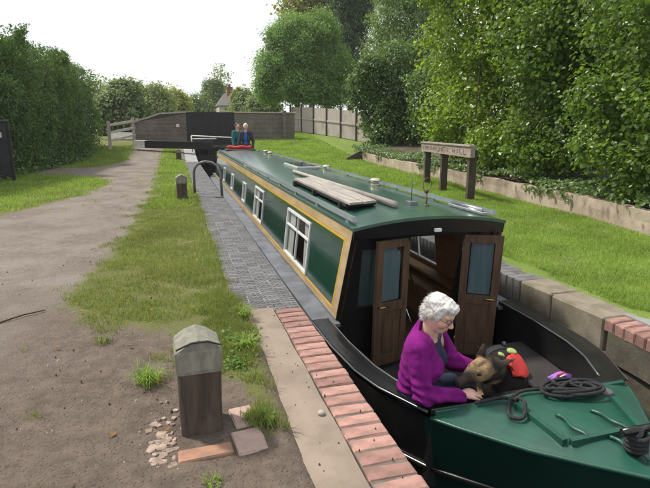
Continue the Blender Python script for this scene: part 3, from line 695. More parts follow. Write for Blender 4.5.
def door(hx, ang, sgn, w=.40, z0=-.76, z1=.495):
    d = bpy.data.objects.new('door', None)
    dv = Vector((sgn * math.cos(ang), -math.sin(ang), 0)); nv = Vector((dv.y, -dv.x, 0)) * (1 if sgn > 0 else -1)
    base = Vector((BX + hx, fb(-.2) - .11, 0))
    def P(u, z, o): q = base + dv * u + nv * o; return (q.x, q.y + .10 * (.5 - z) / 1.05 * .6, z)
    def bar(mb, u0, u1, za, zb, o=.018): mb.hexa([P(u0, za, -o), P(u1, za, -o), P(u1, za, o), P(u0, za, o), P(u0, zb, -o), P(u1, zb, -o), P(u1, zb, o), P(u0, zb, o)])
    mb = MB(); st = .07; zm = -.16
    bar(mb, 0, st, z0, z1); bar(mb, w - st, w, z0, z1); bar(mb, st, w - st, z0, z0 + .1); bar(mb, st, w - st, z1 - .075, z1); bar(mb, st, w - st, zm - .045, zm + .045)
    d = mb.build('door', 'door_wood', boat)
    mb = MB(); bar(mb, st - .004, w - st + .004, z0 + .098, zm - .043, .008); bar(mb, st + .03, w - st - .03, z0 + .135, zm - .08, .014); mb.build('door_panel', 'door_wood', d)
    mb = MB(); bar(mb, st, w - st, zm + .045, z1 - .075, .003); mb.build('door_pane', 'glass', d)
    mb = MB(); rows = [[P(st + .01 + (w - 2 * st - .02) * q, z, -.02 * (1 if sgn < 0 else 1) + .006 * math.sin(q * 30)) for q in np.linspace(0, 1, 12)] for z in (zm + .05, .2, z1 - .08)]; mb.sheet(rows, True); mb.build('door_curtain', 'curtain_blue', d)
    ff = 1
    mb = MB(); mb.tube([P(w - st / 2, zm + .02, .02), P(w - st / 2, zm + .02, .05), P(w - st / 2 - .09, zm + .02, .05)], .008, 8); mb.tube([P(w - st / 2, zm + .02, -.02), P(w - st / 2, zm + .02, -.05), P(w - st / 2 - .09, zm + .02, -.05)], .008, 8); mb.build('handle', 'brass', d)
    mb = MB(); 
    for zz in (z0 + .15, z1 - .15): MB().tube([P(0, zz - .03, 0), P(0, zz + .03, 0)], .011, 8).build('hinge', 'brass', d)
door(OL + .0, math.radians(16), -1, .38); door(OR + .03, math.radians(34), 1, .37)
# interior seen through the doors
mb = MB(); mb.box(BX - .82, BX + .82, 4.5, 12, -.72, -.68); mb.build('cabin_floor', 'door_wood', boat)
mb = MB(); mb.box(BX - .72, BX + .72, 9.0, 9.04, -.68, .56); mb.build('inner_bulkhead', 'interior_wood', boat)
mb = MB(); mb.box(BX + .62, BX + .80, 4.6, 8.9, -.262, -.23); mb.build('interior_shelf', 'interior_wood', boat)
mb = MB(); mb.box(BX + .45, BX + .84, 4.7, 8.9, -.68, -.32); mb.build('side_locker', 'interior_wood', boat)
mb = MB(); mb.box(BX - .84, BX - .4, 4.9, 8.9, -.68, -.3); mb.build('side_locker', 'interior_wood', boat)
mb = MB(); mb.tube([(BX + .3, 4.8, -.55), (BX + .3, 5.3, -.15)], .012); mb.tube([(BX + .1, 4.8, -.55), (BX + .1, 5.3, -.15)], .012); mb.build('step_rail', 'chrome', boat)
# hull interior below gunwale beside the cabin well and bow well deck
WY0, WY1 = 2.78, 4.40
mb = MB(); mb.slab([[(BX - .96 * hw(y), y, -.82), (BX + .96 * hw(y), y, -.82)] for y in np.linspace(2.72, 4.5, 10)], .03); mb.build('well_floor', 'deck_grey', boat)
for s in (-1, 1):   # wide black capping round the well
    ys_ = np.linspace(2.69, 4.42, 24); mb = MB(); cw = .15 if s < 0 else .2
    rows = [[(BX + s * (hw(y) + .012), y, -.275), (BX + s * (hw(y) - .0), y, -.25), (BX + s * (hw(y) - cw * .55), y, -.246), (BX + s * (hw(y) - cw + .003), y, -.25), (BX + s * (hw(y) - cw), y, -.82)] for y in ys_]
    mb.sheet(rows); mb.build('well_capping', 'black_paint', boat)
    MB().tube([(BX + s * (hw(y) + .008), y, -.262) for y in ys_], .009, 6).build('capping_bead', 'bead_paint', boat)
    MB().tube([(BX + s * (hw(y) - cw), y, -.246) for y in ys_[1:]], .008, 6).build('capping_bead', 'bead_paint', boat)
    xo = lambda y: BX + s * (hw(y) - cw - .007)
    xi = lambda y: BX + s * (.50 if s < 0 else .40)
    zt = -.36 if s < 0 else -.52
    mb = MB(); mb.slab([[(xi(y), y, zt), (xo(y) + 0, y, zt)] for y in np.linspace(2.9 if s < 0 else 2.84, 3.22 if s < 0 else 4.0, 12)], .30); mb.build('bench_locker', 'deck_grey', boat)
mb = MB(); mb.box(BX - hw(2.7) + .02, BX + hw(2.7) - .02, 2.685, 2.765, -.82, -.247, .006); mb.build('well_bulkhead', 'black_paint', boat)
mb = MB(); mb.box(BX - hw(2.68) + .03, BX + hw(2.68) - .03, 2.665, 2.69, -.33, -.253, .004); mb.build('bulkhead_strip', 'green_deck', boat)
# foredeck, cambered
def zdeck(x, y):
    w = hw(y) + 1e-6; c = ztop(y) + .012; return c + .085 * smooth01(0, .45, w) * (1 - min(1, abs(x - BX) / w) ** 2)
ysd = np.linspace(1.705, 2.67, 26)
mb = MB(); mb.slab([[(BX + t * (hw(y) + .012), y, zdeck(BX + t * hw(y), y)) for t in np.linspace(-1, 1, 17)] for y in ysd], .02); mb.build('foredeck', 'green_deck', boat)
for s in (-1, 1):
    MB().tube([(BX + s * (hw(y) + .006), y, ztop(y) + .006) for y in ysd], .014, 6).build('deck_edge_bead', 'green_deck', boat)
def deckp(x, y, dz=0): return (x, y, zdeck(x, y) + dz)
def deck_bar(pts, w=.035, h=.045, name='deck_upstand'):
    mb = MB()
    for a, b_ in zip(pts, pts[1:]): mb.obox(deckp(*a, h / 2 - .006), deckp(*b_, h / 2 - .006), w, h)
    return mb.build(name, 'green_deck', boat)
deck_bar([(1.95, 2.50), (1.96, 2.09)]); deck_bar([(1.985, 2.075), (2.29, 2.045)]); deck_bar([(2.61, 2.42), (2.45, 2.06)])
for (xa, ya, xb, yb) in ((2.09, 2.32, 2.07, 2.05), (2.32, 2.30, 2.35, 2.03), (2.20, 2.03, 2.24, 1.82)):
    pts = []
    for t in np.linspace(0, 1, 18): x, y = xa + (xb - xa) * t + .012 * math.sin(t * 8), ya + (yb - ya) * t; pts.append(deckp(x, y, .012 + .02 * t + (.0 if t < .9 else -.02 * (t - .9) * 10)))
    MB().tube(pts, .011, 8).build('strap_hinge', 'green_deck', boat)
mb = MB(); mb.lathe(deckp(2.66, 2.54), [(.05, -.004), (.05, .012), (.045, .02), (.0, .021)], 20); mb.build('filler_cap', 'steel_grey', boat)
ts = MB(); bp = Vector(deckp(2.24, 1.90)); ts.tube([bp + Vector((0, 0, -.01)), bp + Vector((0, 0, .15))], .028, 12); ts.tube([bp + Vector((-.1, 0, .14)), bp + Vector((.1, 0, .14))], .022, 10); ts.build('mooring_stud', 'black_paint', boat)
# stern deck, hatch, tiller
mb = MB(); mb.slab([[(BX - hw(y) + .01, y, -.27), (BX + hw(y) - .01, y, -.27)] for y in np.linspace(19.55, 21.28, 8)], .03); mb.build('stern_deck', 'black_matt', boat)
mb = MB(); mb.box(BX - .5, BX + .5, 18.6, 19.55, .66, .735, .01); mb.build('stern_hatch', 'black_matt', boat)
mb = MB(); mb.box(BX - .8, BX + .8, 19.55, 19.63, -.27, .62); mb.build('stern_bulkhead', 'green_side', boat)
mb = MB(); mb.tube([(BX, 21.1, -.27), (BX, 21.1, .3), (BX + .02, 20.9, .58), (BX + .05, 20.3, .66)], .022, 8); mb.build('tiller', 'brass', boat)
def vent(x, y):
    mb = MB(); z = zroof(x - BX); mb.lathe((x, y, z), [(.075, -.005), (.07, .02), (.045, .03), (.045, .055), (.09, .06), (.085, .085), (.05, .105), (.0, .11)], 20); return mb.build('mushroom_vent', 'vent_metal', boat)
for x, y in ((2.79, 7.13), (2.95, 10.3), (2.85, 17.2), (2.75, 15.8)): vent(x, y)
mb = MB(); mb.box(2.24, 2.72, 9.9, 11.2, .695, .745, .012); hb = mb.build('roof_hatch', 'steel_light', boat)
mb = MB(); mb.box(2.29, 2.67, 9.98, 11.12, .744, .752); mb.build('hatch_glass', 'dark_glass', hb)
mb = MB(); mb.box(2.29, 2.37, 4.86, 4.98, .70, .75, .006); mb.tube([(2.33, 4.93, .74), (2.335, 4.93, 1.06)], [.006, .003], 6); mb.build('radio_aerial', 'steel_grey', boat)
mb = MB(); bp = Vector((2.47, 4.86, zroof(.25))); mb.lathe(bp, [(.03, -.004), (.03, .01), (.008, .015), (.0, .016)], 12)
mb.tube([bp, bp + Vector((.01, .02, .07)), bp + Vector((.02, .05, .14))], .009, 6); rc = bp + Vector((.03, .06, .215)); mb.tube([rc + Vector((.062 * math.cos(t), .03 * math.cos(t), .07 * math.sin(t))) for t in np.linspace(-1.6, 4.68, 30)], .0042, 6)
mb.lathe(bp + Vector((.02, .05, .12)), [(.0, 0), (.022, .01), (.024, .03), (.012, .045), (.0, .046)], 12); mb.build('loop_aerial', 'door_wood', boat)
mb = MB(); mb.box(2.80, 2.86, 4.35, 5.0, .67, .70, .006); mb.tube([(2.83, 4.4, .715), (2.83, 4.95, .715)], .018, 8); mb.build('pole_clip', 'chrome', boat)

# things on the boat
zt = zroof(1.8 - BX)
t = thing('plank_stack', 'pale weathered planks stacked on black roof rack near front of green boat roof', 'planks', (1.83, 6.2, .69))
def qplank(x0, x1, ya, yb, z0, z1, sk=.06): return MB().hexa([(x0, ya, z0), (x1, ya + sk, z0), (x1 + .03, yb + sk, z0), (x0 + .03, yb, z0), (x0, ya, z1), (x1, ya + sk, z1), (x1 + .03, yb + sk, z1), (x0 + .03, yb, z1)])
qplank(1.63, 1.79, 4.86, 7.5, .742, .764).build('plank', 'wood_grey', t); qplank(1.796, 1.955, 4.90, 7.55, .743, .766).build('plank', 'wood_grey', t)
for yy in (5.1, 6.2, 7.3): MB().box(1.60, 1.98, yy, yy + .05, .655, .7405).build('rack_bearer', 'black_matt', t)
qplank(1.62, 1.97, 4.95, 7.4, .714, .738).build('plank', 'black_matt', t)
tag(MB().tube([(1.98, 9.0, .745), (2.08, 4.76, .745)], [.026, .034], 12).build('wooden_pole', 'wood_grey', None, (2.03, 6.8, .72)), 'long round pale pole lying along the boat roof beside the planks', 'pole')
t = thing('boat_mop', 'small dark vent handle pole lying by right roof rail', 'pole', (2.75, 5.5, .7)) if False else None
s = MB(); pts = [(BX - .48 + .96 * q, 19.0 + .05 * math.sin(q * 9), .79 + .012 * math.sin(q * 14)) for q in np.linspace(.05, .95, 14)]
s.tube(pts, [.05] + [.062] * 12 + [.05], 10); tag(s.build('rolled_tarpaulin', 'red_cloth', None, (BX, 19, .735)), 'bright red rolled cloth on the black stern hatch before the helmsman', 'tarpaulin')
# rope coil on the foredeck
pts = []; cxr, cyr = 2.43, 2.555
def ropez(x, y): return (-.247 if y > 2.66 else zdeck(x, y) + .012)
for t_ in np.linspace(0, 1, 420):
    a = t_ * 2 * math.pi * 10.5 + .5 * math.sin(t_ * 20); r = .05 + .064 * abs(math.sin(t_ * 8.3 + .4)) + .02 * math.sin(t_ * 61)
    x = cxr + r * 1.7 * math.cos(a) + .05 * math.sin(t_ * 19); y = cyr + r * .78 * math.sin(a) + .025 * math.sin(t_ * 27 + 1)
    pts.append((x, y, ropez(x, y) + .012 + .034 * t_ * (1 - .75 * min(1, r / .16)) + .012 * (1 + math.sin(a * 1.37))))
tail = [pts[-1], (2.24, 2.60, 0), (2.10, 2.63, 0), (2.0, 2.60, 0), (1.93, 2.55, 0), (1.86, 2.46, 0), (1.84, 2.40, 0), (1.89, 2.36, 0), (1.95, 2.43, 0), (1.97, 2.53, 0), (1.93, 2.60, 0), (1.84, 2.62, 0), (1.74, 2.63, 0)]
for k in range(len(tail) - 1):
    for q in np.linspace(0, 1, 6)[1:]:
        P_ = [Vector(tail[max(0, min(len(tail) - 1, k + o))]) for o in (-1, 0, 1, 2)]
        c = .5 * ((2 * P_[1]) + (P_[2] - P_[0]) * q + (2 * P_[0] - 5 * P_[1] + 4 * P_[2] - P_[3]) * q * q + (3 * P_[1] - P_[0] - 3 * P_[2] + P_[3]) * q ** 3)
        over = .045 * math.exp(-((c.x - 1.95) / .035) ** 2) * (c.y < 2.52)
        pts.append((c.x, c.y, ropez(c.x, c.y) + .014 + over))
tag(MB().tube(pts, .0115, 8).build('rope_coil', 'rope', None, (cxr, cyr, -.25)), 'loose coil of black mooring rope on the green foredeck', 'rope')
pts = []
for t_ in np.linspace(0, 1, 90): a = t_ * 2 * math.pi * 4; pts.append((2.24 + .047 * math.cos(a), 1.90 + .047 * math.sin(a), zdeck(2.24, 1.9) + .02 + .09 * t_))
pts += [(2.30, 1.93, zdeck(2.3, 1.93) + .06), (2.36, 2.0, zdeck(2.36, 2.0) + .02), (2.42, 2.02, zdeck(2.42, 2.02) + .016)]
tag(MB().tube(pts, .0135, 8).build('mooring_line', 'rope', None, (2.24, 1.9, -.18)), 'black rope wound round the stud at the tip of the bow', 'rope')
# purple toy on the well edge
t = thing('dog_toy', 'purple fabric dog toy with red and white stripe on the well edge', 'toy', (2.50, 2.83, -.245))
px_, py_, pz_ = 2.52, 2.80, -.235
mb = MB()
for k in range(7): a = k * .9; mb.tube([(px_ + .09 * math.cos(a), py_ + .035 * math.sin(a), pz_), (px_ + .02 * math.cos(a), py_ + .01 * math.sin(a), pz_ + .035), (px_ - .09 * math.cos(a + .5), py_ - .035 * math.sin(a + .5), pz_ + .006)], .014, 8)
mb.build('toy_body', 'purple_toy', t)
MB().tube([(px_ - .04, py_ - .02, pz_ + .04), (px_ + .03, py_ - .005, pz_ + .043)], .007, 8).build('toy_stripe', 'red_cloth', t)
MB().tube([(px_ - .03, py_ - .035, pz_ + .032), (px_ + .03, py_ - .02, pz_ + .035)], .005, 8).build('toy_stripe', 'white_paint', t)

# ------------------------------------------------------------------ people and dog
def strands(name, V, Nrm, n, length, width, material, parent, flow=None, curl=.5, jitter=.4):
    idx = rng.integers(0, len(V), n); P = V[idx] - Nrm[idx] * .003; d = Nrm[idx] * .6 + rng.normal(size=(n, 3)) * jitter
    if flow is not None: d = d + flow(P)
    d /= np.linalg.norm(d, axis=1, keepdims=True); L = length * (.5 + rng.random((n, 1))); sd = np.cross(d, rng.normal(size=(n, 3))); sd /= np.linalg.norm(sd, axis=1, keepdims=True) + 1e-9
    mid = P + d * L * .55; tip = P + d * L + rng.normal(size=(n, 3)) * L * curl
    Vv = np.stack([P - sd * width, P + sd * width, mid + sd * width * .8, mid - sd * width * .8, tip], 1).reshape(-1, 3)
    i = (np.arange(n) * 5)[:, None]; Ff = np.concatenate([i, i + 1, i + 2, i + 3, i + 3, i + 2, i + 4], 1).ravel(); cn = np.tile([4, 3], n)
    o = npmesh(name, Vv, Ff, cn, material, parent); o['kind'] = 'stuff'
    return o, idx
def sdf_normals(s, V):
    g = np.gradient(s.F, s.h); q = np.clip(((V - s.lo) / s.h).round().astype(int), 0, s.n - 1); N = np.stack([gg[tuple(q.T)] for gg in g], 1)
    return N / (np.linalg.norm(N, axis=1, keepdims=True) + 1e-9)

# --- seated woman
P0 = np.array([1.50, 2.99, -.30]); FW = np.array([.68, -.733, 0]); RT = np.array([-.733, -.68, 0]); UP = np.array([0, 0, 1.])
def wp(f, r, u): return P0 + FW * f + RT * r + UP * u
HF = np.array([.56, -.83, 0]); HF /= np.linalg.norm(HF); HR = np.array([HF[1], -HF[0], 0])     # head facing, head right
pit = math.radians(24); HFt = HF * math.cos(pit) - UP * math.sin(pit); HU = UP * math.cos(pit) + HF * math.sin(pit)
HC = wp(.15, .035, .63)
def hp(f, r, u): return HC + HFt * f + HR * r + HU * u
HM = np.stack([HFt, HR, HU])
rsh, lsh = wp(.06, .165, .40), wp(.06, -.165, .40)
rel, rwr = np.array([1.435, 2.755, -.185]), np.array([1.70, 2.735, -.205])
lel, lwr = np.array([1.80, 3.04, -.12]), np.array([1.97, 2.93, -.16])
def torso(s, g, k=.05):
    s.ell(wp(.0, 0, .02), (.105 + g, .135 + g, .12 + g), np.stack([FW, RT, UP]), k); s.ell(wp(.02, 0, .17), (.108 + g, .138 + g, .14 + g), np.stack([FW, RT, UP]), k)
    s.ell(wp(.045, 0, .32), (.108 + g, .158 + g, .13 + g), np.stack([FW, RT, UP]), k); s.cap(wp(.06, .13, .41), wp(.06, -.13, .41), .055 + g, .055 + g, k)
    s.ell(wp(.12, .07, .27), (.06 + g, .075 + g, .07 + g), None, k); s.ell(wp(.12, -.07, .27), (.06 + g, .075 + g, .07 + g), None, k)
def arms(s, g, k=.03):
    s.cap(rsh, rel, .058 + g, .046 + g, k); s.cap(rel, rwr, .045 + g, .031 + g, k); s.cap(lsh, lel, .058 + g, .046 + g, k); s.cap(lel, lwr, .045 + g, .031 + g, k)
lo, hi = (1.18, 2.55, -.84), (2.15, 3.32, .56)
B = SDF(lo, hi, .0075)
torso(B, -.012); arms(B, -.01)
B.cap(wp(.07, 0, .42), hp(-.02, 0, -.05), .058, .05, .03)
for sg, knee, foot in ((1, (1.86, 2.90, -.33), (1.95, 3.0, -.77)), (-1, (1.83, 3.10, -.32), (1.9, 3.2, -.77))):
    B.cap(wp(.0, sg * .085, -.0), knee, .08, .055, .04); B.cap(knee, foot, .052, .038, .02); B.cap(foot, np.array(foot) + (.14, -.03, -.012), .034, .026, .02)
body_lo = B
Hs = SDF(HC - .2, HC + .2, .0042)
Hs.ell(hp(-.005, 0, .025), (.092, .074, .092), HM, .02); Hs.ell(hp(.03, 0, -.045), (.062, .057, .075), HM, .035)
Hs.ell(hp(.062, 0, -.098), (.022, .024, .018), HM, .03); Hs.cap(hp(.083, 0, .012), hp(.112, 0, -.034), .010, .0145, .018)
Hs.ell(hp(.104, .011, -.036), (.009, .009, .008), HM, .01); Hs.ell(hp(.104, -.011, -.036), (.009, .009, .008), HM, .01)
Hs.cap(hp(.078, .042, .024), hp(.084, -.0, .027), .010, .010, .02); Hs.cap(hp(.078, -.042, .024), hp(.084, 0, .027), .010, .010, .02)
for sg in (1, -1):
    Hs.ell(hp(.084, sg * .031, .004), (.014, .018, .012), HM, .012, 'sub'); Hs.ell(hp(.071, sg * .031, .004), (.0135, .0135, .0125), HM, .004)
    Hs.ell(hp(.06, sg * .042, -.032), (.025, .022, .022), HM, .03); Hs.ell(hp(-.012, sg * .077, -.005), (.019, .008, .032), HM, .008)
Hs.cap(hp(.088, .02, -.066), hp(.093, 0, -.064), .0065, .0075, .008); Hs.cap(hp(.088, -.02, -.066), hp(.093, 0, -.064), .0065, .0075, .008)
Hs.cap(hp(.085, .018, -.077), hp(.09, 0, -.078), .006, .0075, .008); Hs.cap(hp(.085, -.018, -.077), hp(.09, 0, -.078), .006, .0075, .008)
Hs.cap(hp(-.03, 0, -.06), wp(.07, 0, .42), .05, .056, .03)
def hand(s, wr, d, n, thumb_side, curl, size=1.0):
    d = np.array(d, float); d /= np.linalg.norm(d); n = np.array(n, float); n -= d * (n @ d); n /= np.linalg.norm(n); sd = np.cross(d, n) * thumb_side
    pc = np.array(wr) + d * .05 * size
    s.cap(np.array(wr) - d * .03, pc, .027, .03, .02, flat=(n, 1.5)); s.cap(pc + sd * .02, pc - sd * .02, .024, .022, .015, flat=(n, 1.5)); s.cap(pc + d * .03 + sd * .026, pc + d * .03 - sd * .026, .017, .016, .015)
    for i, (o, l) in enumerate(((.029, .068), (.010, .077), (-.009, .072), (-.027, .056))):
        a = pc + d * .034 + sd * o; dirn = d + sd * o * 3
        p1 = a + dirn * l * .45 - n * curl * .35 * l; p2 = p1 + dirn * l * .32 - n * curl * .6 * l * .6; p3 = p2 + dirn * l * .22 - n * curl * .8 * l * .5
        s.cap(a, p1, .0098, .0088, .004); s.cap(p1, p2, .0088, .008, .003); s.cap(p2, p3, .008, .0068, .003)
    a = pc - d * .01 + sd * .03; p1 = a + d * .032 + sd * .024; p2 = p1 + d * .03 + sd * .006 - n * .012; s.cap(a - sd * .012, a, .015, .013, .012); s.cap(a, p1, .0125, .0105, .005); s.cap(p1, p2, .0105, .008, .003)
Rh = SDF(np.array([1.62, 2.60, -.30]), np.array([1.96, 2.86, -.10]), .0034)
Rh.cap(rel + (rwr - rel) * .72, rwr, .033, .027, .015); hand(Rh, rwr, (.98, .12, -.04), (0, -.25, 1), 1, .45)
def skin_col(V):
    c = np.tile(np.array([.66, .40, .31]), (len(V), 1)); q = (V - HC) @ HM.T
    def blend(mask, col): 
        m_ = np.clip(mask, 0, 1)[:, None]; c[:] = c * (1 - m_) + np.array(col) * m_
    near = np.linalg.norm(V - HC, axis=1) < .17
    for sg in (1, -1):
        blend(near * (1.3 - np.linalg.norm((q - [.06, sg * .045, -.035]) / [.05, .03, .028], axis=1)), (.70, .33, .27))
        blend(near * 3 * (1 - np.linalg.norm((q - [.083, sg * .031, .003]) / [.014, .017, .009], axis=1)), (.22, .13, .1))
    blend(near * 3 * (1 - np.linalg.norm((q - [.095, 0, -.071]) / [.02, .024, .012], axis=1)), (.48, .2, .17))
    return c
# one continuous figure: the three fields are sampled together on the finest grid where they overlap
body, _ = B.build('person', 'skin', None, (1.45, 2.97, -.36), skin_col)
tag(body, 'person with short white hair and glasses in purple fleece stroking the dog', 'person')
def join_into(ob, s, colf):
    V, Q = s.mesh(); off = np.array(ob.location); me = ob.data; nv = len(me.vertices); nf = len(me.polygons)
    co = np.empty(nv * 3, np.float32); me.vertices.foreach_get('co', co); fl = np.empty(len(me.loops), np.int32); me.loops.foreach_get('vertex_index', fl)
    V0 = co.reshape(-1, 3) + off; VV = np.concatenate([V0, V]); FF = np.concatenate([fl, Q.ravel() + nv])
    name = ob.name; mats = me.materials[0].name
    o2 = npmesh('tmp', VV, FF, np.full(len(FF) // 4, 4), mats, None, True, ob.location, colf(VV)); ob.data = o2.data; bpy.data.objects.remove(o2); ob.data.name = name
join_into(body, Hs, skin_col); join_into(body, Rh, skin_col)
# clothing
Tr = SDF(lo, hi, .009)
for sg, knee, foot in ((1, (1.86, 2.90, -.33), (1.95, 3.0, -.74)), (-1, (1.83, 3.10, -.32), (1.9, 3.2, -.74))):
    Tr.cap(wp(.0, sg * .085, -.0), knee, .092, .067, .04); Tr.cap(knee, foot, .064, .056, .02)
Tr.ell(wp(.02, 0, .0), (.115, .14, .09), np.stack([FW, RT, UP]), .05); Tr.build('trousers', 'navy_cloth', body)
Sh = SDF(lo, hi, .0075); torso(Sh, .002, .05); Sh.plane_cut(wp(.1, 0, .425), UP * .9 + FW * .45); Sh.build('shirt', 'navy_cloth', body)
Fl = SDF(lo, hi, .0065); torso(Fl, .026, .06); arms(Fl, .016, .035); Fl.cap(wp(.045, 0, .40), wp(.06, 0, .475), .098, .078, .04)
Fl.cap(wp(.04, .0, .45), wp(.055, .01, .505), .082, .070, .02)
Fl.cap(wp(.06, 0, .44), hp(0, 0, -.02), .056, .062, .012, 'sub')
# open front wedge
g = Fl.grid(); q = g - P0; f_, r_, u2 = q @ FW, q @ RT, q @ UP
wd = .075 + .055 * np.clip((u2 - .0) / .42, 0, 1); wedge = np.maximum(np.abs(r_ + .045) - wd, .035 - f_); Fl.F = np.maximum(Fl.F, -wedge.astype(np.float32))
Fl.plane_cut((1.4, 2.9, -.236), (0, 0, -1))
def fl_disp(V):
    N = sdf_normals(Fl, V); a = .0035 * n3(V, 20, 1) + .0015 * n3(V, 55, 2)
    along = V - rel; fold = .006 * np.sin(75 * V[:, 0] + 55 * V[:, 2] + 2 * n3(V, 12, 4)) * np.clip(1.3 - np.linalg.norm(V - rel, axis=1) / .14, 0, 1) + .005 * np.sin(95 * V[:, 2] + 25 * V[:, 0] + 3 * n3(V, 9, 6)) * np.clip((.02 - V[:, 2]) / .15, 0, 1)
    return V + N * (a + fold)[:, None]
fleece, _ = Fl.build('fleece', 'fleece', body, None, None, fl_disp)
# hair
Ha = SDF(HC - .22, HC + .22, .005)
Ha.ell(hp(-.02, 0, .04), (.096, .082, .085), HM, .02); Ha.ell(hp(-.058, 0, -.025), (.055, .072, .075), HM, .03); Ha.ell(hp(.055, 0, .082), (.046, .066, .03), HM, .03)
for sg in (1, -1): Ha.ell(hp(.005, sg * .072, .015), (.045, .018, .045), HM, .02)
Ha.ell(hp(.12, 0, -.04), (.075, .066, .095), HM, .015, 'sub')
for sg in (1, -1): Ha.ell(hp(.0, sg * .095, -.035), (.03, .03, .035), HM, .01, 'sub')
def ha_disp(V): return V + sdf_normals(Ha, V) * (.007 * n3(V, 38, 3) + .004 * n3(V, 90, 5))[:, None]
hair, HV = Ha.build('hair', 'hair_white', body, None, None, ha_disp)
HN = sdf_normals(Ha, HV)
strands('hair_strands', HV, HN, 11000, .018, .0009, 'hair_white', hair, lambda P: -1.3 * HU - .8 * HFt, .2, .25)
mb = MB()
for sg in (1, -1):
    ctr = hp(.104, sg * .033, .0); mb.tube([ctr + HR * (.024 * math.cos(a)) + HU * (.017 * math.sin(a)) for a in np.linspace(0, 2 * math.pi, 17)], .0022, 6, False)
    mb.tube([hp(.104, sg * .057, .008), hp(.08, sg * .078, .01), hp(-.01, sg * .084, .008)], .002, 6)
mb.tube([hp(.104, .009, .004), hp(.108, 0, .007), hp(.104, -.009, .004)], .002, 6); mb.build('glasses', 'black_matt', body)

# --- dog (long black and tan shepherd), sitting in the well with its head on the woman's hand
dgt = np.array
withers, chest, rump = dgt([2.26, 3.08, -.215]), dgt([2.2, 2.99, -.33]), dgt([2.5, 3.5, -.42])
skull, nose = dgt([1.905, 2.84, -.095]), dgt([1.655, 2.752, -.115]); DS = 1.12
dd = nose - skull; dd /= np.linalg.norm(dd); du = dgt([.1, -.42, 1.]); du -= dd * (du @ dd); du /= np.linalg.norm(du); ds = np.cross(dd, du)
DM = np.stack([dd, ds, du])
def dp(f, s, u): return skull + (dd * f + ds * s + du * u) * DS
D = SDF((1.58, 2.60, -.84), (2.78, 3.76, .08), .0062)
D.ell(chest + (.03, .03, .0), (.15, .17, .17), None, .05); D.cap(withers + (0, 0, -.03), rump, .12, .12, .06); D.ell((2.34, 3.22, -.36), (.135, .17, .16), None, .05); D.ell(rump + (.02, .03, -.08), (.13, .14, .15), None, .05)
D.cap(withers + (-.01, -.01, -.02), skull + (.03, .01, -.01), .098, .076, .04)
def de(f, s, u, r, k, op='add'): D.ell(dp(f, s, u), np.array(r) * DS, DM, k, op)
de(0, 0, 0, (.082, .062, .054), .02); de(.06, 0, -.006, (.07, .046, .04), .03); D.cap(dp(.08, 0, -.018), dp(.2, 0, -.026), .038 * DS, .0265 * DS, .03, flat=(ds, 1.15)); de(.222, 0, -.014, (.017, .017, .015), .008)
de(.02, .042, -.026, (.045, .022, .034), .02); de(.02, -.042, -.026, (.045, .022, .034), .02); de(.055, .022, .03, (.028, .02, .013), .015); de(.055, -.022, .03, (.028, .02, .013), .015)
D.cap(dp(.04, 0, -.045), dp(.185, 0, -.052), .026 * DS, .015 * DS, .012)
D.ell(dp(-.11, -.0, -.075), (.10, .10, .09), None, .05)
# ears: far one upright, near one laid back
e1, t1 = dp(-.03, .045, .03), dp(-.02, .066, .185)
e2, t2 = dp(-.045, -.045, .03), dp(-.2, -.08, .075)
D.cap(e1, t1, .042, .003, .01, flat=(dd, 3.2)); D.cap(e2, t2, .042, .004, .01, flat=(du * .8 - ds * .5, 3.2))
for sg, (x, y) in enumerate(((2.12, 2.86), (2.27, 2.93))):
    D.cap((x + .03, y + .05, -.36), (x, y, -.56), .055, .036, .03); D.cap((x, y, -.56), (x - .01, y - .01, -.77), .034, .028, .02); D.ell((x - .03, y - .015, -.79), (.05, .036, .026), None, .02)
for (x, y) in ((2.40, 3.56), (2.60, 3.42)):
    D.cap((x + .02, y, -.48), (x - .05, y - .14, -.66), .09, .06, .04); D.cap((x - .05, y - .14, -.68), (x + .03, y - .02, -.78), .045, .03, .02); D.cap((x + .03, y - .02, -.785), (x - .09, y - .15, -.79), .028, .026, .02)
D.cap(rump + (.0, .02, -.2), rump + (.0, .0, -.1), .12, .13, .05); D.cap(rump + (.05, .08, -.22), (2.64, 3.66, -.78), .04, .02, .03); D.cap((2.64, 3.66, -.78), (2.52, 3.68, -.79), .028, .018, .02)
for sg in (1, -1):
    de(.074, sg * .038, .016, (.012, .009, .007), .006, 'sub'); de(.07, sg * .034, .015, (.0095, .0095, .008), .002)
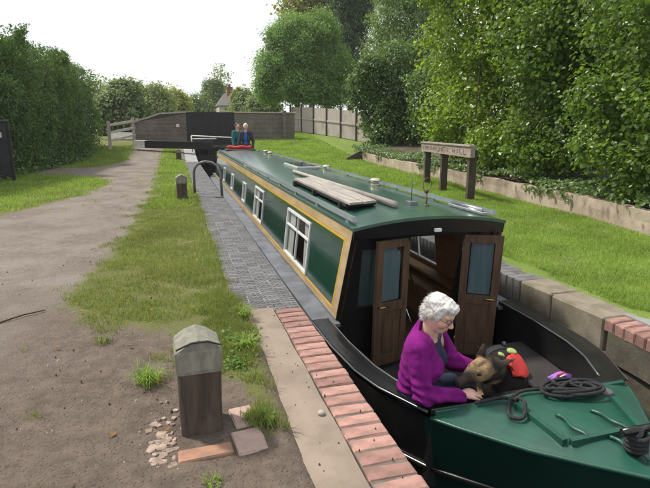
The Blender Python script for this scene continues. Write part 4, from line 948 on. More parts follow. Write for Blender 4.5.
def dog_col(V):
    c = np.tile(np.array([.018, .015, .013]), (len(V), 1)); q = (V - skull) @ DM.T / DS
    def blend(mk, col): m_ = np.clip(mk, 0, 1)[:, None]; c[:] = c * (1 - m_) + np.array(col) * m_
    tan = (.4, .26, .135); w = n3(V, 30, 2) * .25
    blend(2.2 * (1 - np.linalg.norm((q - [.02, 0, -.005]) / [.115, .1, .085], axis=1) + w * .7), tan)
    blend(1.8 * (1 - np.linalg.norm((q - [-.10, -.03, -.085]) / [.07, .10, .06], axis=1) + w), (.36, .26, .16))
    blend(2 * (1 - np.linalg.norm((q - [-.045, -.055, -.02]) / [.045, .04, .05], axis=1) + w), (.04, .028, .02))
    blend(1.6 * (1 - np.linalg.norm((q - [.03, 0, .05]) / [.07, .016, .03], axis=1) + w), (.09, .06, .035))
    blend(1.5 * (1 - np.linalg.norm((q - [.01, -.055, -.045]) / [.05, .03, .03], axis=1) + w), (.09, .06, .04))
    blend(1.0 * (q[:, 0] - .085 + w * .05 + .45 * np.clip(q[:, 2], -.05, .05)) / .07, (.05, .04, .033))
    blend(5 * (q[:, 0] - .212) / .015, (.006, .006, .006))
    for sg in (1, -1):
        blend(3 * (1.1 - np.linalg.norm((q - [.072, sg * .036, .016]) / [.017, .02, .0075], axis=1)), (.012, .009, .008))
        blend(1.5 * (1 - np.linalg.norm((q - [.075, sg * .024, .036]) / [.016, .012, .009], axis=1)), (.3, .2, .11))
    for a, b_ in ((e1, t1), (e2, t2)): blend(3 * (np.sum((V - a) * (b_ - a), 1) / np.sum((b_ - a) ** 2) - .2) * (np.linalg.norm(V - (a * .4 + b_ * .6), axis=1) < .1), (.075, .055, .04))
    blend((V[:, 2] < -.55) * 1.0 * (V[:, 1] < 3.1), tan); blend(1.5 * (-.6 - V[:, 2]) / .1 + w, tan)
    return c
dog, DV = D.build('dog', 'dog_coat', None, (2.2, 3.1, -.68), dog_col)
tag(dog, 'black and tan shepherd dog in red harness resting its head on the gunwale', 'dog')
DN = sdf_normals(D, DV)
far_ = (DV[:, 2] > -.72) & ~((np.linalg.norm(DV - nose, axis=1) < .12))
FVi, FNi = DV[far_], DN[far_]; hd = np.linalg.norm(FVi - skull, axis=1) < .14
for msk, nn, ln in ((hd, 5000, .010), (~hd, 13000, .024)):
    VV, NV = FVi[msk], FNi[msk]
    fo, idx = strands('fur', VV, NV, nn, ln, .0009, 'dog_coat', dog, lambda P: np.where((np.linalg.norm(P - skull, axis=1) < .14)[:, None], -dd * 2.2, np.array([.75, .9, -.55])), .15, .15)
    a = fo.data.attributes.new('col', 'FLOAT_COLOR', 'POINT'); cc = np.repeat(dog_col(VV[idx]), 5, 0); a.data.foreach_set('color', np.concatenate([cc, np.ones((len(cc), 1))], 1).astype(np.float32).ravel())
# harness
def shell(region, grow_, name, material):
    s = SDF((1.9, 2.7, -.66), (2.72, 3.7, .05), .0062)
    s.ell(chest + (.03, .03, .0), np.array([.15, .17, .17]) + grow_, None, .05); s.cap(withers + (0, 0, -.03), rump, .12 + grow_, .12 + grow_, .06); s.ell((2.34, 3.22, -.36), np.array([.135, .17, .16]) + grow_, None, .05)
    s.cap(withers + (-.01, -.01, -.02), skull + (.03, .01, -.01), .098 + grow_, .076 + grow_, .04)
    g = s.grid(); ax = rump - withers; ax = ax / np.linalg.norm(ax); tt = (g - withers) @ ax; s.F = np.maximum(s.F, region(g, tt).astype(np.float32)); o, _ = s.build(name, material, dog); return o
sidev = np.cross(rump - withers, UP); sidev /= np.linalg.norm(sidev)
har = shell(lambda g, t: np.abs(t - .13) - .12, .022, 'harness', 'black_matt')
pc_ = at(519, 364, Y=3.02)
def ray_d(g, px, py):      # distance of grid points from the line of a spot on the visible flank
    a_ = np.array([0, 0, CAM_H]); d_ = at(px, py, Y=3.0) - a_; d_ /= np.linalg.norm(d_); w_ = g - a_; return np.linalg.norm(w_ - (w_ @ d_)[..., None] * d_, axis=-1)
def flank(px, py):      # where the line of sight meets the dog's coat
    ro = np.array([0, 0, CAM_H]); rdv = at(px, py, Y=3.0) - ro; rdv /= np.linalg.norm(rdv)
    for q_ in np.arange(2.6, 4.4, .004):
        q3 = ro + rdv * q_; ii = ((q3 - D.lo) / D.h).astype(int)
        if (ii >= 0).all() and (ii < D.n).all() and D.F[tuple(ii)] < .03: return q3
    return q3
FLK, HV1, HV2 = flank(519, 364), flank(512, 351), flank(502, 354)
shell(lambda g, t: np.linalg.norm(g - FLK, axis=-1) - .092 - .018 * n3(g, 28, 1), .034, 'harness_panel', 'red_cloth')
for hv, sz in ((HV1, .03), (HV2, .022)): shell(lambda g, t: np.linalg.norm((g - hv) * np.array([.8, .8, 1.3]), axis=-1) - sz, .042, 'harness_trim', 'hivis')
mb = MB(); hc = withers + (rump - withers) * .3 + UP * .135; mb.tube([hc - (rump - withers) * .16, hc - (rump - withers) * .1 + UP * .03, hc + (rump - withers) * .1 + UP * .03, hc + (rump - withers) * .16], .011, 8); mb.build('harness_handle', 'black_matt', dog)

# --- two people standing on the stern
def stander(loc, face, label, top, under, hairm, arm_to=None, hgt=1.72):
    x, y, z = loc; s = hgt / 1.75; fx, fy = face; Fv = np.array([fx, fy, 0.]); Fv /= np.linalg.norm(Fv); Rv = np.array([Fv[1], -Fv[0], 0])
    def p(f, r, u): return np.array(loc) + (Fv * f + Rv * r + UP * u) * s
    Mx = np.stack([Fv, Rv, UP]); lo_, hi_ = np.array(loc) + (-.62, -.62, -.03), np.array(loc) + (.62, .62, 1.85)
    hands = [p(.22, .27, .92) if arm_to is None else np.array(arm_to), p(.1, -.26, .80)]
    elb = [(p(0, .22, 1.42) + hands[0]) / 2 + np.array([0, 0, -.09]), p(-.03, -.27, 1.1)]
    b = SDF(lo_, hi_, .0135)
    def legs(q, g):
        for sg in (1, -1): q.cap(p(0, sg * .09, .88), p(.03, sg * .1, .48), .085 + g, .06 + g, .03); q.cap(p(.03, sg * .1, .48), p(0, sg * .1, .08), .058 + g, .045 + g, .02)
    def tors(q, g):
        q.ell(p(0, 0, .95), np.array((.12, .16, .13)) * s + g, Mx, .05); q.ell(p(0, 0, 1.2), np.array((.115, .165, .2)) * s + g, Mx, .05); q.cap(p(0, .14, 1.4), p(0, -.14, 1.4), .065 + g, .065 + g, .04)
    def arm(q, g):
        for sg, e, h_ in ((1, elb[0], hands[0]), (-1, elb[1], hands[1])): q.cap(p(0, sg * .17, 1.4), e, .055 + g, .045 + g, .02); q.cap(e, h_, .042 + g, .03 + g, .02)
    legs(b, 0); tors(b, -.01); arm(b, -.006)
    for sg in (1, -1): b.cap(p(0, sg * .1, .04), p(.14, sg * .11, .03), .04, .034, .02)
    b.cap(p(0, 0, 1.42), p(.02, 0, 1.56), .06, .052, .03); b.ell(p(.02, 0, 1.64), np.array((.095, .075, .115)) * s, Mx, .02); b.cap(p(.1, 0, 1.65), p(.125, 0, 1.615), .012, .016, .015)
    for sg in (1, -1): b.ell(p(.0, sg * .078, 1.63), (.02, .012, .032), None, .01)
    for h_, sg in ((hands[0], 1), (hands[1], -1)):
        d = h_ - (elb[0] if sg == 1 else elb[1]); d = d / np.linalg.norm(d); b.cap(h_, h_ + d * .06, .03, .034, .02)
        for o in (-.027, -.009, .009, .027): b.cap(h_ + d * .06 + Rv * o, h_ + d * .14 + Rv * o * 1.2 - UP * .02, .012, .01, .004)
        b.cap(h_ + d * .02 + Rv * .03 * -sg, h_ + d * .07 + Rv * .055 * -sg, .014, .011, .006)
    o, _ = b.build('person', 'skin', None, loc, lambda V: np.tile(np.array([.62, .38, .29]), (len(V), 1))); tag(o, label, 'person')
    q = SDF(lo_, hi_, .0145); legs(q, .015); q.ell(p(0, 0, .93), np.array((.13, .17, .13)) * s, Mx, .05); q.build('trousers', 'navy_cloth', o)
    q = SDF(lo_, hi_, .0145); tors(q, .004); q.plane_cut(p(0, 0, 1.47), UP); q.build('shirt', under, o)
    q = SDF(lo_, hi_, .0135); tors(q, .022); arm(q, .016); g = q.grid() - np.array(loc); wedge = np.maximum(np.abs(g @ Rv) - .05, .03 - g @ Fv); q.F = np.maximum(q.F, -wedge.astype(np.float32)); q.plane_cut(p(0, 0, 1.5), UP); q.build('jacket', top, o)
    q = SDF(lo_ + (0, 0, 1.3), hi_, .011); q.ell(p(-.012, 0, 1.675), np.array((.106, .09, .105)) * s, Mx, .02); q.ell(p(.115, 0, 1.6), (.08, .07, .1), Mx, .01, 'sub'); q.build('hair', hairm, o)
    return o
stander((2.62, 20.35, -.12), (-.25, -1), 'grey haired person in dark jacket and blue shirt steering at the stern', 'jacket_slate', 'shirt_blue', 'hair_grey', (2.28, 20.3, .68), 1.74)
stander((2.36, 20.85, -.12), (.35, -1), 'brown haired person in teal top standing behind the helmsman', 'shirt_teal', 'shirt_teal', 'hair_brown', None, 1.76)
mb = MB(); mb.box(BX - .2, BX + .62, 20.1, 21.05, -.27, -.125, .01); mb.build('stern_step', 'black_matt', boat)

# ------------------------------------------------------------------ bollards, sign, hoop, gate, walls, house
def bollard(x, y, label, w=.215, h=.56, rot=0, detail=True):
    z = float(zl(x, y)); t = thing('mooring_bollard', label, 'bollard', (x, y, z), 'timber bollards along the lock side'); t.rotation_euler.z = rot
    def ring(hw_, z_, ch): c = hw_ - ch; return [(-c, -hw_, z_), (c, -hw_, z_), (hw_, -c, z_), (hw_, c, z_), (c, hw_, z_), (-c, hw_, z_), (-hw_, c, z_), (-hw_, -c, z_)]
    def stack(rings, name, m):
        V = [p for r in rings for p in r]; n = 8; Fs = [(i * n + k, i * n + (k + 1) % n, (i + 1) * n + (k + 1) % n, (i + 1) * n + k) for i in range(len(rings) - 1) for k in range(n)] + [tuple(range(7, -1, -1)), tuple((len(rings) - 1) * n + k for k in range(n))]
        me = bpy.data.meshes.new(name); rr = random.Random(int(y * 10)); V = [(a + rr.uniform(-.0025, .0025), b + rr.uniform(-.0025, .0025), c) for a, b, c in V]
        me.from_pydata(V, [], Fs); me.materials.append(MATS[m]); o = link(name, me, t); return o
    hw_ = w / 2; hs = h * .66
    stack([ring(hw_ * .95, -.1, .02), ring(hw_ * .95, .02, .02), ring(hw_ * .945, hs * .5, .018), ring(hw_ * .96, hs, .018)], 'post', 'wood_dark')
    cap_ = stack([ring(hw_ * 1.0, hs + .001, .016), ring(hw_ * 1.03, hs + .02, .016), ring(hw_ * 1.035, h * .88, .016), ring(hw_ * .99, h * .905, .02)], 'cap', 'wood_cap')
    rows = [(-hw_ * .98, h * .9), (-hw_ * .5, h * .965), (0, h), (hw_ * .5, h * .965), (hw_ * .98, h * .9)]
    V = [(x_, yy_, z_ + .006 * math.sin(9 * x_ + k)) for k, yy_ in enumerate((-hw_ * .98, 0, hw_ * .98)) for x_, z_ in rows]
    Fs = [(i * 5 + j, i * 5 + j + 1, (i + 1) * 5 + j + 1, (i + 1) * 5 + j) for i in range(2) for j in range(4)] + [(0, 5, 10, 14, 9, 4)[::-1], (4, 3, 2, 1, 0), (10, 11, 12, 13, 14)]
    me = bpy.data.meshes.new('cap_top'); me.from_pydata(V, [], Fs); me.materials.append(MATS['wood_cap']); link('cap_top', me, t)
    if detail:
        me = bpy.data.meshes.new('split'); pts = [(-hw_ * .99, -hw_ * 1.0, h * .93), (-hw_ * .3, -hw_ * 1.0, h * .985), (hw_ * .4, -hw_ * .99, h * .985), (hw_ * .99, -hw_ * .97, h * .93)]
        mbx = MB().tube(pts, .005, 6); me.from_pydata(mbx.v, [], mbx.f); me.materials.append(MATS['black_matt']); link('split', me, t)
    return t
bollard(.045, 2.50, 'large square timber bollard with pale chamfered cap in foreground, ringed by bricks', h=.505, rot=.05)
bollard(.08, 11.35, 'timber bollard with pale cap beside the curved grey rail', w=.22, h=.53, rot=.05, detail=False)
bollard(.13, 25.0, 'small distant white-topped bollard in front of the black balance beam', w=.24, h=.5, detail=False)
# loose bricks round the near bollard
def ground_brick(x, y, sx, sy, rz, m, label, seed):
    me = block_mesh('paving_brick', sx, sy, .08, .008, m, .003, seed); o = link('paving_brick', me, None, (x, y, .017)); o.rotation_euler = (rd.uniform(-.012, .012), rd.uniform(-.015, .012), rz)
    return tag(o, label, 'brick', 'bricks set around the near bollard')
ground_brick(.262, 2.50, .125, .2, .12, 'brick_pale', 'pale pink brick right of near bollard, the one farther from camera', 1)
ground_brick(.262, 2.275, .15, .2, .10, 'brick_pale', 'pale pink brick right of near bollard, the one nearer the camera', 2)
ground_brick(.05, 2.235, .25, .10, .06, 'brick_orange', 'worn orange brick set in soil in front of near bollard', 3)
mb = MB(); rr = random.Random(5)
for k in range(90):
    x, y = -.145 + rr.gauss(0, .035), 2.38 + rr.gauss(0, .12); s_ = rr.uniform(.006, .03)
    V = []; n_ = rr.randint(4, 6)
    for z_, q_ in ((-.005, 1), (s_ * .12 + .008, .8)): V += [(x + s_ * q_ * math.cos(6.283 * j / n_ + k) * rr.uniform(.7, 1.2), y + s_ * q_ * math.sin(6.283 * j / n_ + k) * rr.uniform(.7, 1.2), z_) for j in range(n_)]
    mb.add(V, [tuple(range(n_, 2 * n_))] + [(j, (j + 1) % n_, n_ + (j + 1) % n_, n_ + j) for j in range(n_)])
o = mb.build('brick_rubble', 'rubble_pale', None, (-.17, 2.34, 0)); o['kind'] = 'stuff'; tag(o, 'crumbled pale brick pieces left of near bollard', 'rubble')
# pebbles and litter
def pebbles(n, f, m, name, label, smin, smax):
    mb = MB(); rr = random.Random(n)
    for k in range(n):
        x, y = f(rr); s_ = rr.uniform(smin, smax); z0 = float(zl(x, y)); a0 = rr.random() * 6; q = rr.uniform(.6, 1)
        V = [(x + s_ * math.cos(a0 + j * 1.0472) * rr.uniform(.8, 1.2), y + s_ * q * math.sin(a0 + j * 1.0472) * rr.uniform(.8, 1.2), z0 - .003) for j in range(6)] + [(x + .55 * s_ * math.cos(a0 + j * 1.0472), y + .55 * s_ * q * math.sin(a0 + j * 1.0472), z0 + s_ * .7 + .006) for j in range(6)]
        mb.add(V, [tuple(range(6, 12))] + [(j, (j + 1) % 6, 6 + (j + 1) % 6, 6 + j) for j in range(6)], True)
    o = mb.build(name, m); o['kind'] = 'stuff'; return tag(o, label, name.split('_')[-1])
pebbles(300, lambda r: (lambda y: (-.1 - abs(r.gauss(0, .28)) * y ** .9 - .0, y))(1.5 + 7 * r.random() ** 1.4), 'stone_light', 'path_pebbles', 'small pale pebbles scattered over the earth path', .003, .008)
pebbles(260, lambda r: (lambda y: (-.05 - abs(r.gauss(0, .28)) * y ** .9, y))(1.5 + 6 * r.random() ** 1.4), 'soil', 'path_clods', 'small dark clods of earth on the path', .003, .010)
pebbles(40, lambda r: (.5 + .4 * r.random(), 1.5 + 2.7 * r.random()), 'soil', 'slab_crumbs', 'crumbs of soil on the concrete edge', .002, .006)
tag(MB().lathe((.665, 2.42, .0), [(.0, -.002), (.018, .002), (.022, .012), (.014, .022), (.0, .024)], 9).build('pebble', 'stone_light', None, (.665, 2.42, 0)), 'single pale pebble lying on the concrete beside the coping bricks', 'pebble')
for k in range(24):
    y = 1.6 + 7 * rd.random() ** 1.2; x = rd.uniform(-.45, .12) * y * .55 if k % 3 else rd.uniform(-.3, .65); a = rd.random() * 6
    c, s_ = math.cos(a) * .026, math.sin(a) * .026; z0 = .022
    o = MB().add([(x - c, y - s_, z0), (x - s_ * .5, y + c * .5, z0 + .012), (x + c, y + s_, z0 + .004), (x + s_ * .5, y - c * .5, z0 + .008)], [(0, 1, 2), (0, 2, 3)]).build('fallen_leaf', 'leaf_dead', None, (x, y, z0))
    tag(o, 'small curled brown fallen leaf on the ground of the towpath', 'leaf', 'fallen leaves on the towpath')
tw = at(0, 325, 0); tw2 = at(46, 312, 0)
tag(MB().tube([(tw[0] - .25, tw[1] - .03, .016), (tw[0], tw[1], .02), ((tw[0] + tw2[0]) / 2, (tw[1] + tw2[1]) / 2 + .02, .024), (tw2[0], tw2[1], .018)], [.009, .008, .007, .004], 6).build('fallen_twig', 'trunk', None, (tw[0], tw[1], 0)), 'thin dark twig lying across the earth path at left', 'twig')

# curved grab rail by the lock ladder
t = thing('grab_rail', 'curved flat grey steel hoop rail at the lock edge beside second bollard', 'rail', (.64, 11.75, 0))
def hoop():
    pts = [(.36, 11.9, 0), (.36, 11.9, .5)] + [(.36 + .27 * (1 - math.cos(a)), 11.9 - .12 * (1 - math.cos(a)), .5 + .26 * math.sin(a)) for a in np.linspace(.15, 1.57, 10)] + [(.75, 11.76, .745), (.86, 11.7, .66), (.915, 11.62, .5), (.93, 11.6, 0)]
    return pts
MB().tube(hoop(), .028, 10).build('hoop', 'steel_grey', t); MB().box(.78, .96, 11.5, 11.7, -.002, .02, .004).build('foot_plate', 'steel_grey', t)

# sign on three posts
A, B_ = np.array([6.85, 13.6]), np.array([6.2, 10.05]); zA, zB = float(zr(*A)), float(zr(*B_))
t = thing('lock_sign', 'weathered wooden beam sign on three dark posts standing on the lawn', 'sign', (float(A[0] + B_[0]) / 2, float(A[1] + B_[1]) / 2, zA))
dv = (B_ - A) / np.linalg.norm(B_ - A); nv = np.array([-dv[1], dv[0]]); nv = nv if nv[0] < 0 else -nv
for k, f in enumerate((.035, .44, .965)):
    c = A + (B_ - A) * f; MB().obox((c[0], c[1], zA - .1), (c[0], c[1], 1.0), .16, .12, (dv[0], dv[1], 0)).build('post', 'wood_dark', t)
c0, c1 = A + nv * .08, B_ + nv * .08
MB().obox((c0[0] - dv[0] * .1, c0[1] - dv[1] * .1, .955), (c1[0] + dv[0] * .1, c1[1] + dv[1] * .1, .975), .1, .235).build('sign_board', 'wood_sign', t)
MB().obox((c0[0] - dv[0] * .1, c0[1] - dv[1] * .1, 1.085), (c1[0] + dv[0] * .1, c1[1] + dv[1] * .1, 1.105), .16, .03).build('sign_cap', 'wood_grey', t)
# faint carved capitals, worn beyond reading in the photograph
SEG = {'A': [(0, 0, .5, 1), (.5, 1, 1, 0), (.25, .45, .75, .45)], 'B': [(0, 0, 0, 1), (0, 1, .8, .9), (.8, .9, .8, .6), (0, .5, 1, .45), (1, .45, 1, .1), (1, .1, 0, 0)], 'C': [(1, .9, 0, .8), (0, .8, 0, .2), (0, .2, 1, .1)], 'E': [(0, 0, 0, 1), (0, 1, 1, 1), (0, .5, .8, .5), (0, 0, 1, 0)], 'F': [(0, 0, 0, 1), (0, 1, 1, 1), (0, .5, .8, .5)], 'H': [(0, 0, 0, 1), (1, 0, 1, 1), (0, .5, 1, .5)], 'I': [(.5, 0, .5, 1)], 'K': [(0, 0, 0, 1), (0, .4, 1, 1), (.2, .5, 1, 0)], 'L': [(0, 1, 0, 0), (0, 0, 1, 0)], 'M': [(0, 0, 0, 1), (0, 1, .5, .4), (.5, .4, 1, 1), (1, 1, 1, 0)], 'N': [(0, 0, 0, 1), (0, 1, 1, 0), (1, 0, 1, 1)], 'O': [(0, 0, 0, 1), (0, 1, 1, 1), (1, 1, 1, 0), (1, 0, 0, 0)], 'R': [(0, 0, 0, 1), (0, 1, 1, .9), (1, .9, 1, .55), (1, .55, 0, .5), (.3, .5, 1, 0)], 'S': [(1, 1, 0, .95), (0, .95, 0, .55), (0, .55, 1, .45), (1, .45, 1, .05), (1, .05, 0, 0)], 'T': [(.5, 0, .5, 1), (0, 1, 1, 1)], 'U': [(0, 1, 0, 0), (0, 0, 1, 0), (1, 0, 1, 1)], 'D': [(0, 0, 0, 1), (0, 1, 1, .7), (1, .7, 1, .3), (1, .3, 0, 0)]}
letters = 'NRNHNUNEN HILL'
mb = MB(); n_ = len(letters); Ls = np.linalg.norm(c1 - c0)
for i, ch in enumerate(letters):
    if ch == ' ': continue
    for (ax, az, bx, bz) in SEG[ch]:
        def lp(x_, z_): q = c0 + dv * (.12 + (i + .14 + .62 * x_) * (Ls - .24) / n_) + nv * .053; return (q[0], q[1], .90 + .105 * z_ + .02 * (i / n_))
        mb.obox(lp(ax, az), lp(bx, bz), .006, .016, (nv[0], nv[1], .01))
o = mb.build('lettering', 'letter_dark', t); o['kind'] = 'stuff'

# retaining wall along the lawn
ysw = np.concatenate([np.arange(-3, 23.01, .4)])
rows_f = []
mb = MB()
rows = [[(float(wall_x(q)) + .01 * math.sin(3 * q), q, float(zr(8, q)) - .3), (float(wall_x(q)) + .012 * math.sin(2.3 * q + 1), q, float(zr(8, q)) + .2), (float(wall_x(q)) + .02 * math.sin(q * 2.7), q, float(zr(8, q)) + .36 + .012 * math.sin(q * 4.1))] for q in ysw]
mb.slab(rows, .17, (1, 0, 0)); rwall = tag(mb.build('retaining_wall', 'render_wall', None, (7.3, 10, 0)), 'low pale weathered retaining wall along the lawn beneath the bushes', 'wall')
MB().hexa([(7.55, 22.9, .0), (8.36, 22.95, .0), (8.36, 23.1, .0), (7.55, 23.05, .0), (7.55, 22.9, .12), (8.36, 22.95, .5), (8.36, 23.1, .5), (7.55, 23.05, .12)]).build('wall_return', 'wood_dark', rwall)

# close-boarded fence
FA, FB = np.array([8.7, 40.5]), np.array([11.9, 28.0]); t = thing('board_fence', 'long pale grey close-boarded fence at the back of the lawn', 'fence', (10.3, 34.2, .8))
nP = 7
def fz(q): return float(zr(0, q[1])) + .05
for k in range(nP + 1):
    c = FA + (FB - FA) * k / nP; MB().obox((c[0], c[1], fz(c) - .2), (c[0], c[1], fz(c) + 1.98), .14, .14, (.2, 1, 0)).build('fence_post', 'wood_dark', t)
fd = (FB - FA) / np.linalg.norm(FB - FA); fn = np.array([fd[1], -fd[0]])
if fn[0] > 0: fn = -fn
for k in range(nP):
    a, b_ = FA + (FB - FA) * (k + .04) / nP, FA + (FB - FA) * (k + .96) / nP; za, zb = fz(a), fz(b_); nb_ = 12
    pan = None
    for j in range(nb_):
        p, q = a + (b_ - a) * j / nb_, a + (b_ - a) * (j + .94) / nb_; zz = za + (zb - za) * (j + .5) / nb_
        o = MB().hexa([(p[0], p[1], zz), (q[0], q[1], zz), (q[0] + .02, q[1] + .012, zz), (p[0] + .02, p[1] + .012, zz), (p[0], p[1], zz + 1.78), (q[0], q[1], zz + 1.78), (q[0] + .02, q[1] + .012, zz + 1.78), (p[0] + .02, p[1] + .012, zz + 1.78)]).build('board', 'wood_fence', t)
    MB().obox((a[0] + fn[0] * .03, a[1] + fn[1] * .03, za + .95), (b_[0] + fn[0] * .03, b_[1] + fn[1] * .03, zb + .95), .05, .09).build('fence_rail', 'wood_fence', t)

# lock gate at the far end with balance beam
t = thing('lock_gate', 'black lock gate with long white-tipped balance beam at the far end', 'lock gate', (1.5, 27.5, -1))
bl, br = Vector((-1.95, 28.6, .66)), Vector((1.75, 26.6, .60)); dvb = (br - bl).normalized()
MB().obox(bl + dvb * .62, br, .32, .36).build('balance_beam', 'black_matt', t); MB().obox(bl, bl + dvb * .615, .325, .365).build('beam_end', 'white_paint', t)
for k in range(6):
    x = .98 + k * .41; MB().box(x, x + .395, 27.55 - .15 * k, 27.68 - .15 * k, -1.5, .5).build('gate_plank', 'black_matt', t)
MB().box(.9, 3.45, 26.7, 26.85, -.1, .12).build('gate_rail', 'black_matt', t)
for x in (1.15, 1.6): MB().box(x, x + .2, 27.0, 27.2, -.4, .85).build('paddle_post', 'black_matt', t)
mb = MB(); hpnts = [((.82, 27.1, .3), (.8, 27.1, 1.08)), ((.8, 27.1, 1.08), (3.3, 26.9, .95)), ((.8, 27.1, .92), (2.0, 27.0, .93))]
for a, b_ in hpnts: MB().tube([a, b_], .03, 8).build('hand_rail', 'white_paint', t)
# black boarded screen behind the gate
t = thing('black_screen', 'tall black boarded panel between the two brick parapets behind the gate', 'panel', (1.9, 29.4, .5))
for k in range(6): MB().box(.68 + k * .415, .68 + k * .415 + .409, 29.3 + .004 * (k % 2), 29.36, .5, 2.28 + .01 * (k % 2)).build('board', 'black_matt', t)
MB().box(.64, 3.2, 29.37, 29.42, .5, 2.24).build('backing', 'black_matt', t)
# brick parapets of the bridge
t = thing('brick_parapet', 'dark brick bridge parapet with sloping end left of the black panel', 'wall', (-.6, 33, .5))
pr = [(-2.35, .5), (-2.35, 1.65), (-1.9, 1.86), (-1.45, 1.98), (-.75, 2.22), (.8, 2.32), (1.0, 2.32), (1.0, .5)]
mb = MB(); V = [(x, 32.6 + .35 * (x < -1), z) for x, z in pr] + [(x, 33.0 + .35 * (x < -1), z) for x, z in pr]; n_ = len(pr); mb.add(V, [tuple(range(n_)), tuple(range(2 * n_ - 1, n_ - 1, -1))] + [(i, (i + 1) % n_, n_ + (i + 1) % n_, n_ + i) for i in range(n_)]); mb.build('wall', 'brick_wall', t)
mb = MB()
for (xa, za), (xb, zb) in zip(pr[1:6], pr[2:7]): mb.hexa([(xa, 32.52 + .35 * (xa < -1), za + .005), (xb, 32.52 + .35 * (xb < -1), zb + .005), (xb, 33.08 + .35 * (xb < -1), zb + .005), (xa, 33.08 + .35 * (xa < -1), za + .005), (xa, 32.52 + .35 * (xa < -1), za + .1), (xb, 32.52 + .35 * (xb < -1), zb + .1), (xb, 33.08 + .35 * (xb < -1), zb + .1), (xa, 33.08 + .35 * (xa < -1), za + .1)])
mb.build('coping', 'stone_light', t)
MB().lathe((-.02, 32.58, 1.55), [(.0, 0), (.12, .0), (.12, .02), (.0, .021)], 16); 
o = MB().box(.12, .3, 32.57, 32.598, 1.5, 1.68, .004).build('number_plate', 'white_paint', t)
t = thing('brick_parapet', 'dark brick wall behind the helmsman right of the black panel', 'wall', (5.2, 33.4, .6))
mb = MB(); mb.box(3.2, 7.4, 33.2, 33.5, .3, 2.33); mb.build('wall', 'brick_wall', t); MB().box(3.15, 7.45, 33.12, 33.58, 2.335, 2.42, .02).build('coping', 'stone_light', t)
MB().box(6.6, 6.85, 33.05, 33.62, .4, 2.5, .02).build('pier', 'brick_wall', t)
# timber gate and rails left of the bridge
t = thing('rail_fence', 'weathered timber post and rail fence left of the brick parapet', 'fence', (-2.6, 30.5, .4))
PP = [(-3.15, 28.6), (-2.2, 31.6), (-2.15, 34.5)]
for x, y in PP: z = float(zl(x, y)); MB().obox((x, y, z - .1), (x, y, z + 1.42), .15, .13, (0, 1, 0)).build('post', 'wood_fence', t)
for (xa, ya), (xb, yb) in zip(PP, PP[1:]):
    for h_ in (.45, .85, 1.22): MB().obox((xa, ya, float(zl(xa, ya)) + h_), (xb, yb, float(zl(xb, yb)) + h_), .05, .12).build('rail', 'wood_fence', t)
tag(MB().obox((-4.2, 38, .95), (-1.9, 37.5, .9), .12, .45).build('white_barrier', 'white_paint', None, (-3, 37.8, .6)), 'low white painted barrier beyond the timber rail fence', 'barrier')
# notice board at the left edge
t = thing('notice_board', 'tall black framed notice board standing before the hedge at left edge', 'notice board', (-4.75, 16.5, 0))
MB().box(-5.35, -4.46, 16.5, 16.56, .12, 1.6, .01).build('board', 'noticeboard', t); MB().box(-4.455, -4.38, 16.46, 16.56, .0, 1.66, .008).build('post', 'black_matt', t); MB().box(-5.42, -5.355, 16.46, 16.56, .0, 1.66, .008).build('post', 'black_matt', t)
MB().box(-5.42, -4.38, 16.44, 16.58, 1.665, 1.70).build('top_rail', 'steel_grey', t); MB().box(-4.66, -4.58, 16.485, 16.498, 1.22, 1.36).build('notice', 'white_paint', t)
# house behind the bridge
t = thing('house', 'white gabled house with brown tiled roof and red chimney behind the bridge', 'house', (6.4, 62, .8))
HX0, HX1, HY0, HY1, EZ, RZZ = 4.9, 8.6, 60, 67, 3.9, 4.8
MB().box(HX0, HX1, HY0, HY1, .5, EZ).build('wall', 'house_white', t)
mb = MB(); xm = HX0 + .95; mb.add([(HX0 - .1, HY0 - .25, EZ - .1), (HX1 + .2, HY0 - .25, EZ - .1), (HX1 + .2, (HY0 + HY1) / 2, RZZ + .5), (HX0 + .9, (HY0 + HY1) / 2, RZZ + .5), (HX1 + .2, HY1 + .25, EZ - .1), (HX0 - .1, HY1 + .25, EZ - .1)], [(0, 1, 2, 3), (3, 2, 4, 5), (0, 3, 5), (1, 4, 2)]); mb.build('roof', 'roof_tile', t)
o = MB().box(6.1, 6.75, 62.6, 63.3, 4.6, 6.0).build('chimney', 'chimney_red', t); MB().lathe((6.42, 62.95, 6.0), [(.14, 0), (.11, .35), (.0, .35)], 10).build('chimney_pot', 'chimney_red', o)
for x in (5.5, 7.2):
    w = MB().box(x, x + .7, 59.95, 59.99, 2.9, 3.6).build('window', 'white_frame', t); MB().box(x + .06, x + .64, 59.93, 59.948, 2.97, 3.53).build('pane', 'dark_glass', w)

# thin summer haze in the air
hz, nd, lk, bb = nodes_of('haze'); nd.remove(bb); pv = nd.new('ShaderNodeVolumePrincipled'); pv.inputs['Density'].default_value = .0005; pv.inputs['Color'].default_value = (.95, .97, 1, 1); pv.inputs['Anisotropy'].default_value = .2
lk.new(pv.outputs[0], nd['Material Output'].inputs['Volume'])
o = MB().box(-75, 75, -8, 165, -3.2, 22).build('haze', 'haze'); o['kind'] = 'stuff'; tag(o, 'thin pale haze softening the distant trees', 'haze')

# ------------------------------------------------------------------ plants
def A3(x, y, Y): return tuple(at(x, y, Y=Y))
def blob(x, y, Y, rx, ry=None, rz=None): ry = ry or rx; rz = rz or rx; return (A3(x, y, Y), (rx, ry, rz))
